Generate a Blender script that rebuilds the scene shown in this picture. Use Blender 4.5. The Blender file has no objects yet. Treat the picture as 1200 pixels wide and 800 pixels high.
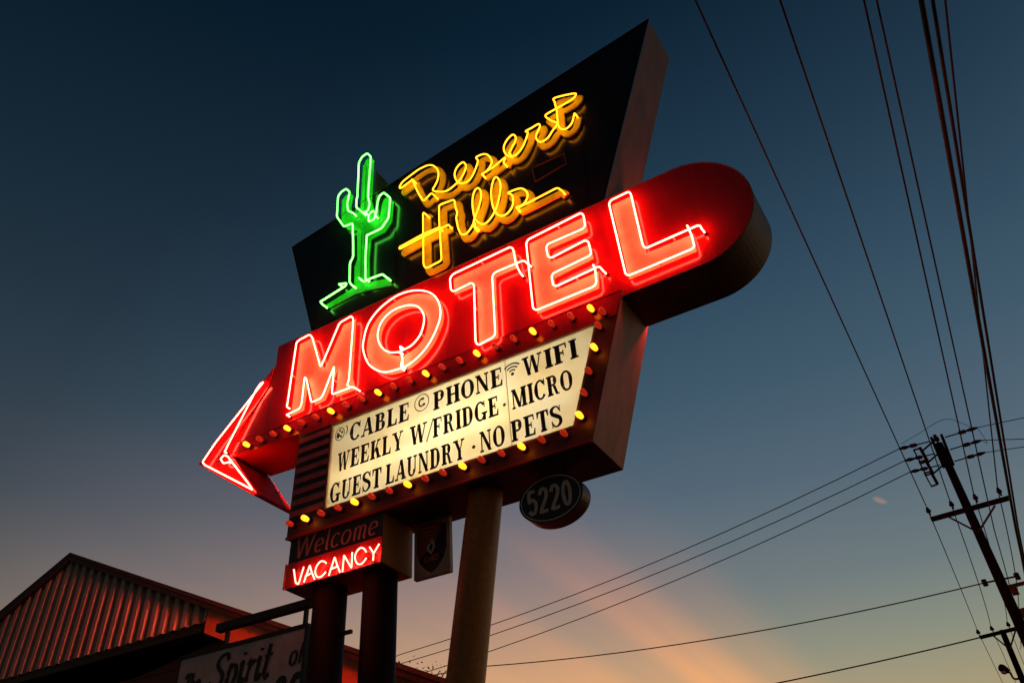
import bpy, bmesh, math, random
from mathutils import Vector, Matrix
from mathutils.geometry import tessellate_polygon
random.seed(7)
R = math.radians
C = bpy.context.scene.collection
sc = bpy.context.scene

# ------------------------------------------------------------------ survey
# Camera solved from the photograph's vanishing points.  World: X along the sign, Y away from
# the street-side viewer, Z up, metres; eye 1.6 m above the ground.
CAM = Matrix(((0.83630689, 0.5478467, -0.02132578),
              (-0.39272976, 0.57146711, -0.72054748),
              (-0.38256258, 0.61097409, 0.69307758)))
FOC, PPX, PPY, EYE = 917.03, 527.9, 276.0, 1.6
W0, H0 = 1200.0, 800.0
D = 5.6          # plane of the sign's front face


def at(p, y):
    """point on the vertical plane Y = y, as measured in the photograph"""
    c = (p[0] - PPX, p[1] - PPY, FOC)
    r = [sum(c[i] * CAM[i][k] for i in range(3)) for k in range(3)]
    t = y / r[1]
    return Vector((r[0] * t, y, EYE + r[2] * t))


def xz(p, y):
    v = at(p, y)
    return (v.x, v.z)


def zo(pts, ox, oy, s):
    return [(ox + x / s, oy + y / s) for x, y in pts]


# --------------------------------------------------------------- materials
def s2l(c):
    return tuple(((v / 255.0) / 12.92 if v / 255.0 <= 0.04045 else ((v / 255.0 + 0.055) / 1.055) ** 2.4) for v in c)


MATS = {}


def mat(name, col, rough=0.5, metal=0.0, dirt=0.25, scale=6.0, spec=0.5, bump=0.0, coat=0.0, streak=False, dirtcol=None):
    m = bpy.data.materials.new(name)
    m.use_nodes = True
    nt = m.node_tree
    b = nt.nodes['Principled BSDF']
    tc = nt.nodes.new('ShaderNodeTexCoord')
    mp = nt.nodes.new('ShaderNodeMapping')
    nt.links.new(tc.outputs['Object'], mp.inputs['Vector'])
    if streak:
        mp.inputs['Scale'].default_value = (1.0, 1.0, 0.12)
    nz = nt.nodes.new('ShaderNodeTexNoise')
    nz.inputs['Scale'].default_value = scale
    nz.inputs['Detail'].default_value = 6
    nz.inputs['Roughness'].default_value = 0.65
    nt.links.new(mp.outputs['Vector'], nz.inputs['Vector'])
    rp = nt.nodes.new('ShaderNodeValToRGB')
    rp.color_ramp.elements[0].position = 0.35
    rp.color_ramp.elements[1].position = 0.7
    nt.links.new(nz.outputs['Fac'], rp.inputs['Fac'])
    mx = nt.nodes.new('ShaderNodeMix')
    mx.data_type = 'RGBA'
    mx.inputs['A'].default_value = (*col, 1)
    dc = dirtcol or tuple(v * (1 - dirt) for v in col)
    mx.inputs['B'].default_value = (*dc, 1)
    nt.links.new(rp.outputs['Color'], mx.inputs['Factor'])
    nt.links.new(mx.outputs['Result'], b.inputs['Base Color'])
    mr = nt.nodes.new('ShaderNodeMapRange')
    mr.inputs['To Min'].default_value = max(rough - 0.04, 0.02)
    mr.inputs['To Max'].default_value = min(rough + 0.10, 1.0)
    nt.links.new(nz.outputs['Fac'], mr.inputs['Value'])
    nt.links.new(mr.outputs['Result'], b.inputs['Roughness'])
    b.inputs['Metallic'].default_value = metal
    b.inputs['Specular IOR Level'].default_value = spec
    b.inputs['Coat Weight'].default_value = coat
    b.inputs['Coat Roughness'].default_value = 0.06
    if bump:
        bp = nt.nodes.new('ShaderNodeBump')
        bp.inputs['Strength'].default_value = bump
        bp.inputs['Distance'].default_value = 0.01
        nt.links.new(nz.outputs['Fac'], bp.inputs['Height'])
        nt.links.new(bp.outputs['Normal'], b.inputs['Normal'])
    MATS[name] = m
    return m


def emis(name, col, strength):
    m = bpy.data.materials.new(name)
    m.use_nodes = True
    nt = m.node_tree
    b = nt.nodes['Principled BSDF']
    b.inputs['Base Color'].default_value = (0.6, 0.6, 0.6, 1)
    b.inputs['Roughness'].default_value = 0.2
    b.inputs['Emission Color'].default_value = (*col, 1)
    b.inputs['Emission Strength'].default_value = strength
    MATS[name] = m
    return m


red_enamel = mat('red enamel', (0.50, 0.007, 0.005), 0.14, dirt=0.38, scale=5.0, coat=0.3, bump=0.02, streak=True)
letter_paint = mat('cream letter paint', (0.85, 0.78, 0.42), 0.35, dirt=0.22, scale=9.0)
black_enamel = mat('black enamel', (0.014, 0.012, 0.012), 0.16, dirt=0.3, scale=3.0, bump=0.015)
yellow_paint = mat('ochre letter paint', (0.85, 0.80, 0.04), 0.35, dirt=0.3, scale=9.0)
green_paint = mat('green cactus paint', (0.02, 0.50, 0.025), 0.4, dirt=0.4, scale=12.0)
board_side = mat('weathered brown side', (0.27, 0.135, 0.11), 0.55, dirt=0.45, scale=3.5, streak=True, bump=0.08)
band_side = mat('rust streaked side', (0.085, 0.035, 0.018), 0.5, dirt=0.6, scale=4.0, streak=True, bump=0.08, dirtcol=(0.16, 0.075, 0.035))
frame_paint = mat('maroon frame paint', (0.15, 0.035, 0.018), 0.42, dirt=0.35, scale=5.0, bump=0.03)
cab_side = mat('brown cabinet side', (0.50, 0.21, 0.165), 0.5, dirt=0.4, scale=4.0, streak=True, bump=0.06)
louver_paint = mat('dark louver paint', (0.50, 0.11, 0.14), 0.4, dirt=0.4)
vac_black = mat('dark welcome face', (0.02, 0.012, 0.012), 0.35, dirt=0.3)
welcome_paint = mat('faded welcome paint', (0.65, 0.22, 0.18), 0.5, dirt=0.3)
vac_side = mat('tan cabinet side', (0.62, 0.28, 0.07), 0.5, dirt=0.4, scale=4.0, streak=True)
pole_lamplit = mat('lamplit pole brown', (0.50, 0.175, 0.022), 0.42, dirt=0.35, scale=26.0, bump=0.18)  # orange in the base colour stands in for warm lamplight from the right
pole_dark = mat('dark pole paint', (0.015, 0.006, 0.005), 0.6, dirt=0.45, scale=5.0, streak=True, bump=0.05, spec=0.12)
black_plastic = mat('black letter plastic', (0.006, 0.005, 0.005), 0.35, dirt=0.2)
grey_letter = mat('worn grey stroke', (0.11, 0.09, 0.075), 0.5, dirt=0.2)
socket_mat = mat('black socket', (0.012, 0.01, 0.01), 0.4)
glass_grey = mat('clear glass end', (0.75, 0.7, 0.65), 0.15)
num_black = mat('black plaque', (0.008, 0.008, 0.009), 0.3)
num_grey = mat('grey numerals', (0.80, 0.68, 0.64), 0.5)
num_rim = mat('brown drum', (0.16, 0.05, 0.035), 0.35, dirt=0.5)
shield_back = mat('grey plaque board', (0.62, 0.46, 0.42), 0.5)
shield_dark = mat('black shield paint', (0.01, 0.009, 0.009), 0.4)
shield_red = mat('brown shield paint', (0.36, 0.09, 0.05), 0.45)
shield_orange = mat('orange shield lettering', (0.80, 0.22, 0.10), 0.5)
shield_grey = mat('grey shield emblem', (0.75, 0.68, 0.68), 0.5)
spirit_white = mat('weathered white board', (0.80, 0.72, 0.74), 0.5, dirt=0.4, scale=3.0)
spirit_black = mat('black sign paint', (0.012, 0.011, 0.011), 0.5)
iron = mat('black iron', (0.015, 0.013, 0.013), 0.5)
corr_metal = mat('corrugated metal sheet', (0.50, 0.45, 0.42), 0.4, dirt=0.3, scale=3.0, streak=True)
rake_paint = mat('dark trim paint', (0.035, 0.014, 0.012), 0.5)
lit_soffit_paint = mat('lit soffit orange', (0.80, 0.22, 0.06), 0.5, dirt=0.3, scale=3.0)  # bright orange carries the light seen on the soffit
siding = mat('maroon siding', (0.22, 0.06, 0.045), 0.6, dirt=0.35, scale=4.0)
roof_mat = mat('dark roofing', (0.05, 0.045, 0.045), 0.7)
pole_wood = mat('utility pole wood', (0.014, 0.011, 0.009), 0.85, dirt=0.5, scale=8.0, streak=True, bump=0.3, spec=0.08)
wire_mat = mat('black wire', (0.020, 0.016, 0.016), 0.55, spec=.2)
ins_mat = mat('grey insulator', (0.012, 0.012, 0.013), 0.5, spec=0.15)
asphalt = mat('asphalt', (0.05, 0.05, 0.05), 0.85, dirt=0.3, scale=40)
concrete = mat('concrete', (0.30, 0.29, 0.27), 0.8, dirt=0.25, scale=10)
dirt_mat = mat('dry earth', (0.09, 0.07, 0.05), 0.9, dirt=0.4, scale=2)
paint_line = mat('yellow road paint', (0.6, 0.45, 0.08), 0.6)
leaf_mat = mat('dark leaves', (0.05, 0.07, 0.025), 0.6)
bark = mat('bark', (0.07, 0.05, 0.035), 0.85)
white_inside = mat('white cabinet lining', (0.75, 0.72, 0.66), 0.7, dirt=0.1)

neon_red = emis('red neon', (1.0, 0.060, 0.036), 38.0)
neon_rear = emis('rear fill neon', (1.0, 0.085, 0.035), 240.0)  # unseen rear tubes, set far brighter than the front as building light
neon_white = emis('pale red neon', (1.0, 0.085, 0.050), 28.0)
neon_sign = emis('vacancy neon', (1.0, 0.12, 0.08), 13.0)
neon_yellow = emis('yellow neon', (1.0, 0.31, 0.007), 5.6)
neon_green = emis('green neon', (0.10, 1.0, 0.085), 8.5)
bulb_lit = emis('lit amber bulb', (1.0, 0.20, 0.006), 5.2)
bulb_dim = emis('dim red bulb', (1.0, 0.04, 0.012), 0.30)
lamp_tube = emis('fluorescent tube', (1.0, 0.94, 0.80), 215.0)
MATS['dim red bulb'].node_tree.nodes['Principled BSDF'].inputs['Base Color'].default_value = (0.5, 0.03, 0.02, 1)

# translucent acrylic of the lit letter panel
acrylic = bpy.data.materials.new('milky acrylic')
acrylic.use_nodes = True
_n = acrylic.node_tree
_n.nodes.clear()
_o = _n.nodes.new('ShaderNodeOutputMaterial')
_t = _n.nodes.new('ShaderNodeBsdfTranslucent')
_d = _n.nodes.new('ShaderNodeBsdfDiffuse')
_g = _n.nodes.new('ShaderNodeBsdfGlossy')
_g.inputs['Roughness'].default_value = 0.25
_tc = _n.nodes.new('ShaderNodeTexCoord')
_nz = _n.nodes.new('ShaderNodeTexNoise')
_nz.inputs['Scale'].default_value = 2.6
_nz.inputs['Detail'].default_value = 5
_cr = _n.nodes.new('ShaderNodeValToRGB')
_cr.color_ramp.elements[0].position = 0.32
_cr.color_ramp.elements[0].color = (0.85, 0.75, 0.53, 1)
_cr.color_ramp.elements[1].position = 0.72
_cr.color_ramp.elements[1].color = (0.93, 0.88, 0.74, 1)
_n.links.new(_tc.outputs['Object'], _nz.inputs['Vector'])
_n.links.new(_nz.outputs['Fac'], _cr.inputs['Fac'])
_n.links.new(_cr.outputs['Color'], _t.inputs['Color'])
_d.inputs['Color'].default_value = (0.62, 0.54, 0.38, 1)
_m1 = _n.nodes.new('ShaderNodeMixShader')
_m1.inputs[0].default_value = 0.35
_m2 = _n.nodes.new('ShaderNodeMixShader')
_m2.inputs[0].default_value = 0.04
_n.links.new(_t.outputs[0], _m1.inputs[1])
_n.links.new(_d.outputs[0], _m1.inputs[2])
_n.links.new(_m1.outputs[0], _m2.inputs[1])
_n.links.new(_g.outputs[0], _m2.inputs[2])
_n.links.new(_m2.outputs[0], _o.inputs['Surface'])


# ------------------------------------------------------------------ mesh kit
class MB:
    def __init__(self):
        self.v, self.f, self.mi, self.k = [], [], [], 0

    def add(self, vs, fs, mi=0):
        o = len(self.v)
        self.v += [tuple(v) for v in vs]
        self.f += [tuple(i + o for i in f) for f in fs]
        self.mi += [mi] * len(fs)

    def build(self, name, mats, parent=None, smooth=False, bevel=0.0):
        me = bpy.data.meshes.new(name)
        off = Vector((0, 0, 0))
        if parent is not None:
            off = wloc(parent)
        me.from_pydata([tuple(Vector(v) - off) for v in self.v], [], self.f)
        if not isinstance(mats, (list, tuple)):
            mats = [mats]
        for m in mats:
            me.materials.append(m)
        for p, mi in zip(me.polygons, self.mi):
            p.material_index = mi
            p.use_smooth = smooth
        bm = bmesh.new()
        bm.from_mesh(me)
        if not getattr(self, 'flat', False):
            bmesh.ops.recalc_face_normals(bm, faces=bm.faces)
        bm.to_mesh(me)
        bm.free()
        o = bpy.data.objects.new(name, me)
        C.objects.link(o)
        o.parent = parent
        if bevel:
            md = o.modifiers.new('edge', 'BEVEL')
            md.width = bevel
            md.segments = 2
            md.limit_method = 'ANGLE'
            md.angle_limit = R(35)
        return o

    # prism between two vertical planes
    def prism(self, poly, y0, y1, mi=0, side_mi=None, cap=True):
        n = len(poly)
        vs = [(x, y0, z) for x, z in poly] + [(x, y1, z) for x, z in poly]
        tri = tessellate_polygon([[Vector((x, z, 0)) for x, z in poly]])
        fs = []
        if cap:
            fs = [tuple(t) for t in tri] + [tuple(i + n for i in reversed(t)) for t in tri]
        self.add(vs, fs, mi)
        o = len(self.v) - 2 * n
        sd = [(i + o, (i + 1) % n + o, (i + 1) % n + n + o, i + n + o) for i in range(n)]
        self.f += sd
        self.mi += [mi if side_mi is None else side_mi] * n

    def ring(self, outer, inner, y0, y1, mi=0, side_mi=0, in_mi=0):
        n = len(outer)
        vs = [(x, y0, z) for x, z in outer] + [(x, y0, z) for x, z in inner] + \
             [(x, y1, z) for x, z in outer] + [(x, y1, z) for x, z in inner]
        a, b, c, d = 0, n, 2 * n, 3 * n
        F, S, I = [], [], []
        for i in range(n):
            j = (i + 1) % n
            F.append((a + i, a + j, b + j, b + i))
            F.append((c + i, d + i, d + j, c + j))
            S.append((a + i, c + i, c + j, a + j))
            I.append((b + i, b + j, d + j, d + i))
        self.add(vs, F, mi)
        o = len(self.v) - 4 * n
        for L, m in ((S, side_mi), (I, in_mi)):
            self.f += [tuple(k + o for k in f) for f in L]
            self.mi += [m] * len(L)

    def box(self, c, s, mi=0, rot=None):
        x, y, z = s[0] / 2, s[1] / 2, s[2] / 2
        vs = [Vector((i * x, j * y, k * z)) for i in (-1, 1) for j in (-1, 1) for k in (-1, 1)]
        if rot is not None:
            vs = [rot @ v for v in vs]
        vs = [v + Vector(c) for v in vs]
        self.add(vs, [(0, 1, 3, 2), (4, 6, 7, 5), (0, 4, 5, 1), (2, 3, 7, 6), (0, 2, 6, 4), (1, 5, 7, 3)], mi)

    def bar(self, a, b, w, h, mi=0):
        a, b = Vector(a), Vector(b)
        d = b - a
        q = d.to_track_quat('X', 'Z').to_matrix()
        self.box((a + b) / 2, (d.length, w, h), mi, q)

    def tube(self, pts, r, n=10, closed=False, mi=0, caps=True):
        P = [Vector(p) for p in pts]
        rr = r if isinstance(r, (list, tuple)) else [r] * len(P)
        m = len(P)
        T = []
        for i in range(m):
            if closed:
                t = P[(i + 1) % m] - P[i - 1]
            else:
                t = P[min(i + 1, m - 1)] - P[max(i - 1, 0)]
            T.append(t.normalized() if t.length > 1e-9 else Vector((0, 0, 1)))
        up = Vector((0, 1, 0)) if abs(T[0].y) < 0.8 else Vector((1, 0, 0))
        u = T[0].cross(up).normalized()
        vs = []
        for i in range(m):
            u = (u - T[i] * u.dot(T[i]))
            u = u.normalized() if u.length > 1e-6 else T[i].orthogonal().normalized()
            w = T[i].cross(u)
            for k in range(n):
                a = 2 * math.pi * k / n
                vs.append(P[i] + (u * math.cos(a) + w * math.sin(a)) * rr[i])
        fs = []
        for i in range(m if closed else m - 1):
            j = (i + 1) % m
            for k in range(n):
                l = (k + 1) % n
                fs.append((i * n + k, i * n + l, j * n + l, j * n + k))
        if not closed and caps:
            fs.append(tuple(range(n - 1, -1, -1)))
            fs.append(tuple((m - 1) * n + k for k in range(n)))
        self.add(vs, fs, mi)

    def poly(self, pts, y, mi=0):
        """flat painted patch facing the viewer, each a hair above the last"""
        self.flat = True
        self.k += 1
        yy = y - 0.00012 * (self.k % 17)
        tri = tessellate_polygon([[Vector((x, z, 0)) for x, z in pts]])
        self.add([(x, yy, z) for x, z in pts], [tuple(t) for t in tri], mi)

    def ribbon(self, pts, w, y, mi=0, closed=False, rise=0.00012):
        self.flat = True
        self.k += 1
        P = [Vector((p[0], p[1])) for p in pts]
        m = len(P)
        ws = w if isinstance(w, (list, tuple)) else [w] * m
        vs = []
        for i in range(m):
            if closed:
                a, b = P[i] - P[i - 1], P[(i + 1) % m] - P[i]
            else:
                a = P[i] - P[i - 1] if i else P[1] - P[0]
                b = P[i + 1] - P[i] if i < m - 1 else a
            a = a.normalized() if a.length > 1e-9 else Vector((1, 0))
            b = b.normalized() if b.length > 1e-9 else a
            na, nb = Vector((-a.y, a.x)), Vector((-b.y, b.x))
            nn = na + nb
            nn = nn.normalized() if nn.length > 1e-3 else na
            k = min(1.0 / max(nn.dot(na), 0.3), 1.6)
            o = nn * (ws[i] / 2 * k)
            yy = y - 0.00012 * (self.k % 17) - rise * i
            vs += [(P[i].x + o.x, yy, P[i].y + o.y), (P[i].x - o.x, yy, P[i].y - o.y)]
        fs = [(2 * i, 2 * i + 1, 2 * i + 3, 2 * i + 2) for i in range(m - 1)]
        if closed:
            fs.append((2 * m - 2, 2 * m - 1, 1, 0))
        self.add(vs, fs, mi)


def wloc(o):
    v = Vector((0, 0, 0))
    while o is not None:
        v += Vector(o.location)
        o = o.parent
    return v


def thing(name, label, cat, loc=(0, 0, 0), group=None):
    o = bpy.data.objects.new(name, None)
    C.objects.link(o)
    o.location = loc
    o['label'] = label
    o['category'] = cat
    if group:
        o['group'] = group
    return o


def tag(o, label, cat, group=None):
    o['label'] = label
    o['category'] = cat
    if group:
        o['group'] = group
    return o


def struct(o):
    o['kind'] = 'structure'
    return o


def fillet(pts, rad, closed=False, seg=4):
    P = [Vector(p) for p in pts]
    n = len(P)
    out = []
    for i in range(n):
        if not closed and i in (0, n - 1):
            out.append(P[i])
            continue
        a, b, c = P[i - 1], P[i], P[(i + 1) % n]
        d1, d2 = (a - b), (c - b)
        r = min(rad, d1.length * 0.45, d2.length * 0.45)
        p, q = b + d1.normalized() * r, b + d2.normalized() * r
        for k in range(seg + 1):
            t = k / seg
            out.append(p.lerp(b, t).lerp(b.lerp(q, t), t))
    return out


def spline(pts, sub=6, closed=False):
    P = [Vector(p) for p in pts]
    n = len(P)
    out = []
    for i in range(n if closed else n - 1):
        p1, p2 = P[i], P[(i + 1) % n]
        p0 = P[i - 1] if (closed or i > 0) else p1 * 2 - p2
        p3 = P[(i + 2) % n] if (closed or i < n - 2) else p2 * 2 - p1
        for k in range(sub):
            t = k / sub
            out.append(0.5 * ((2 * p1) + (p2 - p0) * t + (2 * p0 - 5 * p1 + 4 * p2 - p3) * t * t + (3 * p1 - p0 - 3 * p2 + p3) * t ** 3))
    if not closed:
        out.append(P[-1])
    return out


def circle(cx, cz, a, b, n=40, t0=0.0, t1=2 * math.pi):
    full = abs(t1 - t0 - 2 * math.pi) < 1e-6
    m = n if full else n + 1
    return [(cx + a * math.cos(t0 + (t1 - t0) * i / n), cz + b * math.sin(t0 + (t1 - t0) * i / n)) for i in range(m)]


def grow(poly, d):
    """offset a closed polygon outwards by d"""
    n = len(poly)
    area = sum(poly[i][0] * poly[(i + 1) % n][1] - poly[(i + 1) % n][0] * poly[i][1] for i in range(n))
    s = 1 if area > 0 else -1
    out = []
    for i in range(n):
        p, q, r = Vector(poly[i - 1]), Vector(poly[i]), Vector(poly[(i + 1) % n])
        a, b = (q - p).normalized(), (r - q).normalized()
        na, nb = Vector((a.y, -a.x)) * s, Vector((b.y, -b.x)) * s
        nn = na + nb
        nn = nn.normalized() if nn.length > 0.05 else na
        k = min(1 / max(nn.dot(na), 0.4), 2.2)
        v = q + nn * d * k
        out.append((v.x, v.y))
    return out


NEON_R = 0.0084


def neon(name, pts, m, parent, yt, face, closed=False, rad=0.03, curve=False, ends=(True, True), r=NEON_R):
    """a bent glass tube standing off the face; both ends turn back into the face"""
    P = [at(p, yt) for p in pts]
    Q = spline(P, 6, closed) if curve else fillet(P, rad, closed)
    if not closed:
        if ends[0]:
            Q = [Vector((Q[0].x, face, Q[0].z))] + fillet([Vector((Q[0].x, yt + 0.004, Q[0].z))] + Q[:2], 0.012)[:-1] + Q[1:]
        if ends[1]:
            Q = Q[:-1] + [Q[-1], Vector((Q[-1].x + 0.004, yt + 0.018, Q[-1].z)), Vector((Q[-1].x + 0.006, face, Q[-1].z))]
    b = MB()
    b.tube(Q, r, 10, closed)
    if not closed:
        for on, q in ((ends[0], Q[0]), (ends[1], Q[-1])):
            if on:
                e_ = MB()
                e_.tube([(q.x, face - .001, q.z), (q.x, face - .026, q.z)], .0165, 10)
                e_.build('electrode_housing', socket_mat, parent)
    return b.build(name, m, parent, smooth=True)


# -------------------------------------------------------------- stroke type
T_, t_, S_ = 0.255, 0.105, 0.10     # stem, hairline, slab


def rect(x0, z0, x1, z1):
    return [(x0, z0), (x1, z0), (x1, z1), (x0, z1)]


def stem(x, w=T_, top=True, bot=True, e=0.075):
    L = [rect(x, 0, x + w, 1)]
    if top:
        L.append(rect(x - e, 1 - S_, x + w + e, 1))
    if bot:
        L.append(rect(x - e, 0, x + w + e, S_))
    return L


def bowl(cx, cz, a, b, d0, d1, wt=T_, n=18):
    """elliptical stroke, thick at the sides and thin at top and bottom"""
    inner, outer = [], []
    for i in range(n + 1):
        th = R(d0 + (d1 - d0) * i / n)
        w = t_ + (wt - t_) * abs(math.cos(th)) ** 1.3
        outer.append((cx + a * math.cos(th), cz + b * math.sin(th)))
        inner.append((cx + (a - w) * math.cos(th), cz + (b - min(w, b * 0.6)) * math.sin(th) if False else cz + (b - (t_ + (w - t_) * 0.25)) * math.sin(th)))
    return [[outer[i], outer[i + 1], inner[i + 1], inner[i]] for i in range(n)]


def diag(x0, z0, x1, z1, w):
    return [[(x0, z0), (x0 + w, z0), (x1 + w, z1), (x1, z1)]]


def tri_term(x, z, up):
    return [[(x, z), (x, z + up), (x - 0.07, z)]]


def glyph(c):
    if c == 'I':
        return stem(.08), .39
    if c == 'L':
        return stem(.08) + [rect(.3, 0, .70, S_), [(.70, 0), (.70, .34), (.64, .34), (.56, S_), (.56, 0)]], .74
    if c in 'EF':
        g = stem(.08, bot=(c == 'F')) + [rect(.3, 1 - S_, .66, 1), [(.66, 1), (.60, 1 - S_), (.62, .70), (.68, .70), (.68, 1)], rect(.3, .47, .50, .47 + t_), rect(.46, .36, .52, .66)]
        if c == 'E':
            g += [rect(0, 0, .70, S_), [(.70, 0), (.72, .32), (.66, .32), (.58, S_), (.58, 0)]]
        return g, .75 if c == 'E' else .71
    if c == 'P':
        return stem(.08) + [rect(.3, 1 - t_, .46, 1), rect(.3, .42, .46, .42 + t_)] + bowl(.45, .71, .28, .29, -90, 90), .77
    if c == 'R':
        return stem(.08) + [rect(.3, 1 - t_, .44, 1), rect(.3, .46, .46, .46 + t_)] + bowl(.44, .73, .27, .27, -90, 90) + [[(.40, .50), (.60, .46), (.74, .06), (.84, .06), (.84, 0), (.58, 0)]], .86
    if c == 'B':
        return stem(.08) + [rect(.3, 1 - t_, .44, 1), rect(.3, .47, .46, .47 + t_), rect(.3, 0, .46, t_)] + bowl(.43, .755, .26, .245, -90, 90) + bowl(.46, .277, .29, .277, -90, 90), .80
    if c == 'D':
        return stem(.08) + [rect(.3, 1 - t_, .42, 1), rect(.3, 0, .42, t_)] + bowl(.41, .5, .38, .5, -90, 90), .84
    if c == 'H':
        return stem(.08) + stem(.58) + [rect(.3, .46, .58, .46 + t_)], .89
    if c == 'N':
        return stem(.10, .09, e=.09) + stem(.66, .09, bot=False, e=.09) + diag(.60, 0, .06, 1, .22) + [rect(.60, 0, .75, .05)], .86
    if c == 'M':
        return stem(.09, .09, e=.08) + stem(.78, T_, e=.075) + diag(.46, .02, .09, 1, .22) + diag(.52, .02, .79, 1, .10), 1.10
    if c == 'W':
        return diag(.22, 0, .05, 1, .18) + diag(.27, 0, .47, .96, .065) + diag(.60, 0, .44, 1, .18) + diag(.66, 0, .90, 1, .065) + [rect(-.02, 1 - S_, .34, 1), rect(.78, 1 - S_, 1.04, 1)], 1.05
    if c == 'A':
        return diag(.06, 0, .38, 1, .09) + diag(.58, 0, .34, 1, .23) + [rect(.2, .27, .66, .27 + t_), rect(-.04, 0, .24, S_), rect(.50, 0, .88, S_)], .86
    if c == 'Y':
        return diag(.38, .38, .06, 1, .22) + diag(.42, .38, .68, 1, .09) + [rect(.34, 0, .57, .46), rect(-.02, 1 - S_, .36, 1), rect(.58, 1 - S_, .86, 1), rect(.26, 0, .65, S_)], .84
    if c == 'K':
        return stem(.08) + diag(.3, .36, .62, 1, .10) + diag(.60, 0, .38, .58, .24) + [rect(.52, 1 - S_, .82, 1), rect(.54, 0, .90, S_)], .90
    if c == 'O':
        return bowl(.42, .5, .42, .51, 0, 360, n=32), .84
    if c == 'C':
        return bowl(.42, .5, .42, .51, 38, 322, n=28) + [rect(.68, .66, .76, 1.0), [(.60, .78), (.74, .70), (.74, .84), (.66, .90)]], .80
    if c == 'G':
        return bowl(.42, .5, .42, .51, 40, 318, n=28) + [rect(.68, .66, .75, 1.0), rect(.60, .0, .80, .42), rect(.50, .42 - S_, .90, .42)], .90
    if c == 'U':
        return [rect(.08, .3, .31, 1), rect(.62, .3, .71, 1), rect(0, 1 - S_, .39, 1), rect(.52, 1 - S_, .81, 1)] + bowl(.395, .32, .315, .33, 180, 360, wt=.2), .83
    if c == 'T':
        return stem(.28, top=False) + [rect(.02, 1 - S_, .77, 1), [(.02, 1), (.02, .68), (.08, .68), (.16, 1 - S_), (.16, 1)], [(.77, 1), (.77, .68), (.71, .68), (.63, 1 - S_), (.63, 1)]], .79
    if c == 'S':
        pts = spline([(.60, .76, 0), (.50, .93, 0), (.32, .965, 0), (.13, .86, 0), (.14, .66, 0), (.36, .53, 0), (.58, .40, 0), (.62, .19, 0), (.44, .04, 0), (.24, .05, 0), (.08, .26, 0)], 5)
        n = len(pts)
        ws = [.085 + .13 * math.exp(-((i / (n - 1) - .5) / .2) ** 2) + .05 * math.exp(-((i / (n - 1) - .28) / .08) ** 2) + .05 * math.exp(-((i / (n - 1) - .73) / .08) ** 2) for i in range(n)]
        return [('rib', [(p.x, p.y) for p in pts], ws), rect(.60, .68, .66, 1.0), rect(.06, 0, .12, .34)], .70
    if c == '/':
        return diag(.02, -.08, .40, 1.04, .07), .50
    if c == '-':
        return [circle(.12, .40, .10, .085, 12)], .24
    return [], .35


def set_word(mb, word, x0, x1, z0, h, y, gap=.085, mi=0):
    gs = [glyph(c) for c in word]
    tot = sum(g[1] for g in gs) + gap * (len(gs) - 1)
    s = (x1 - x0) / tot
    x = x0
    for g, w in gs:
        for p in g:
            if p and p[0] == 'rib':
                mb.ribbon([(x + a * s, z0 + b * h) for a, b in p[1]], [v * (s + h) / 2 for v in p[2]], y, mi)
            else:
                mb.poly([(x + a * s, z0 + b * h) for a, b in p], y, mi)
        x += (w + gap) * s


# lower-case and script strokes: unit x-height .62, cap 1
def arc(cx, cz, a, b, d0, d1, n=14):
    return [(cx + a * math.cos(R(d0 + (d1 - d0) * i / n)), cz + b * math.sin(R(d0 + (d1 - d0) * i / n))) for i in range(n + 1)]


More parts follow.
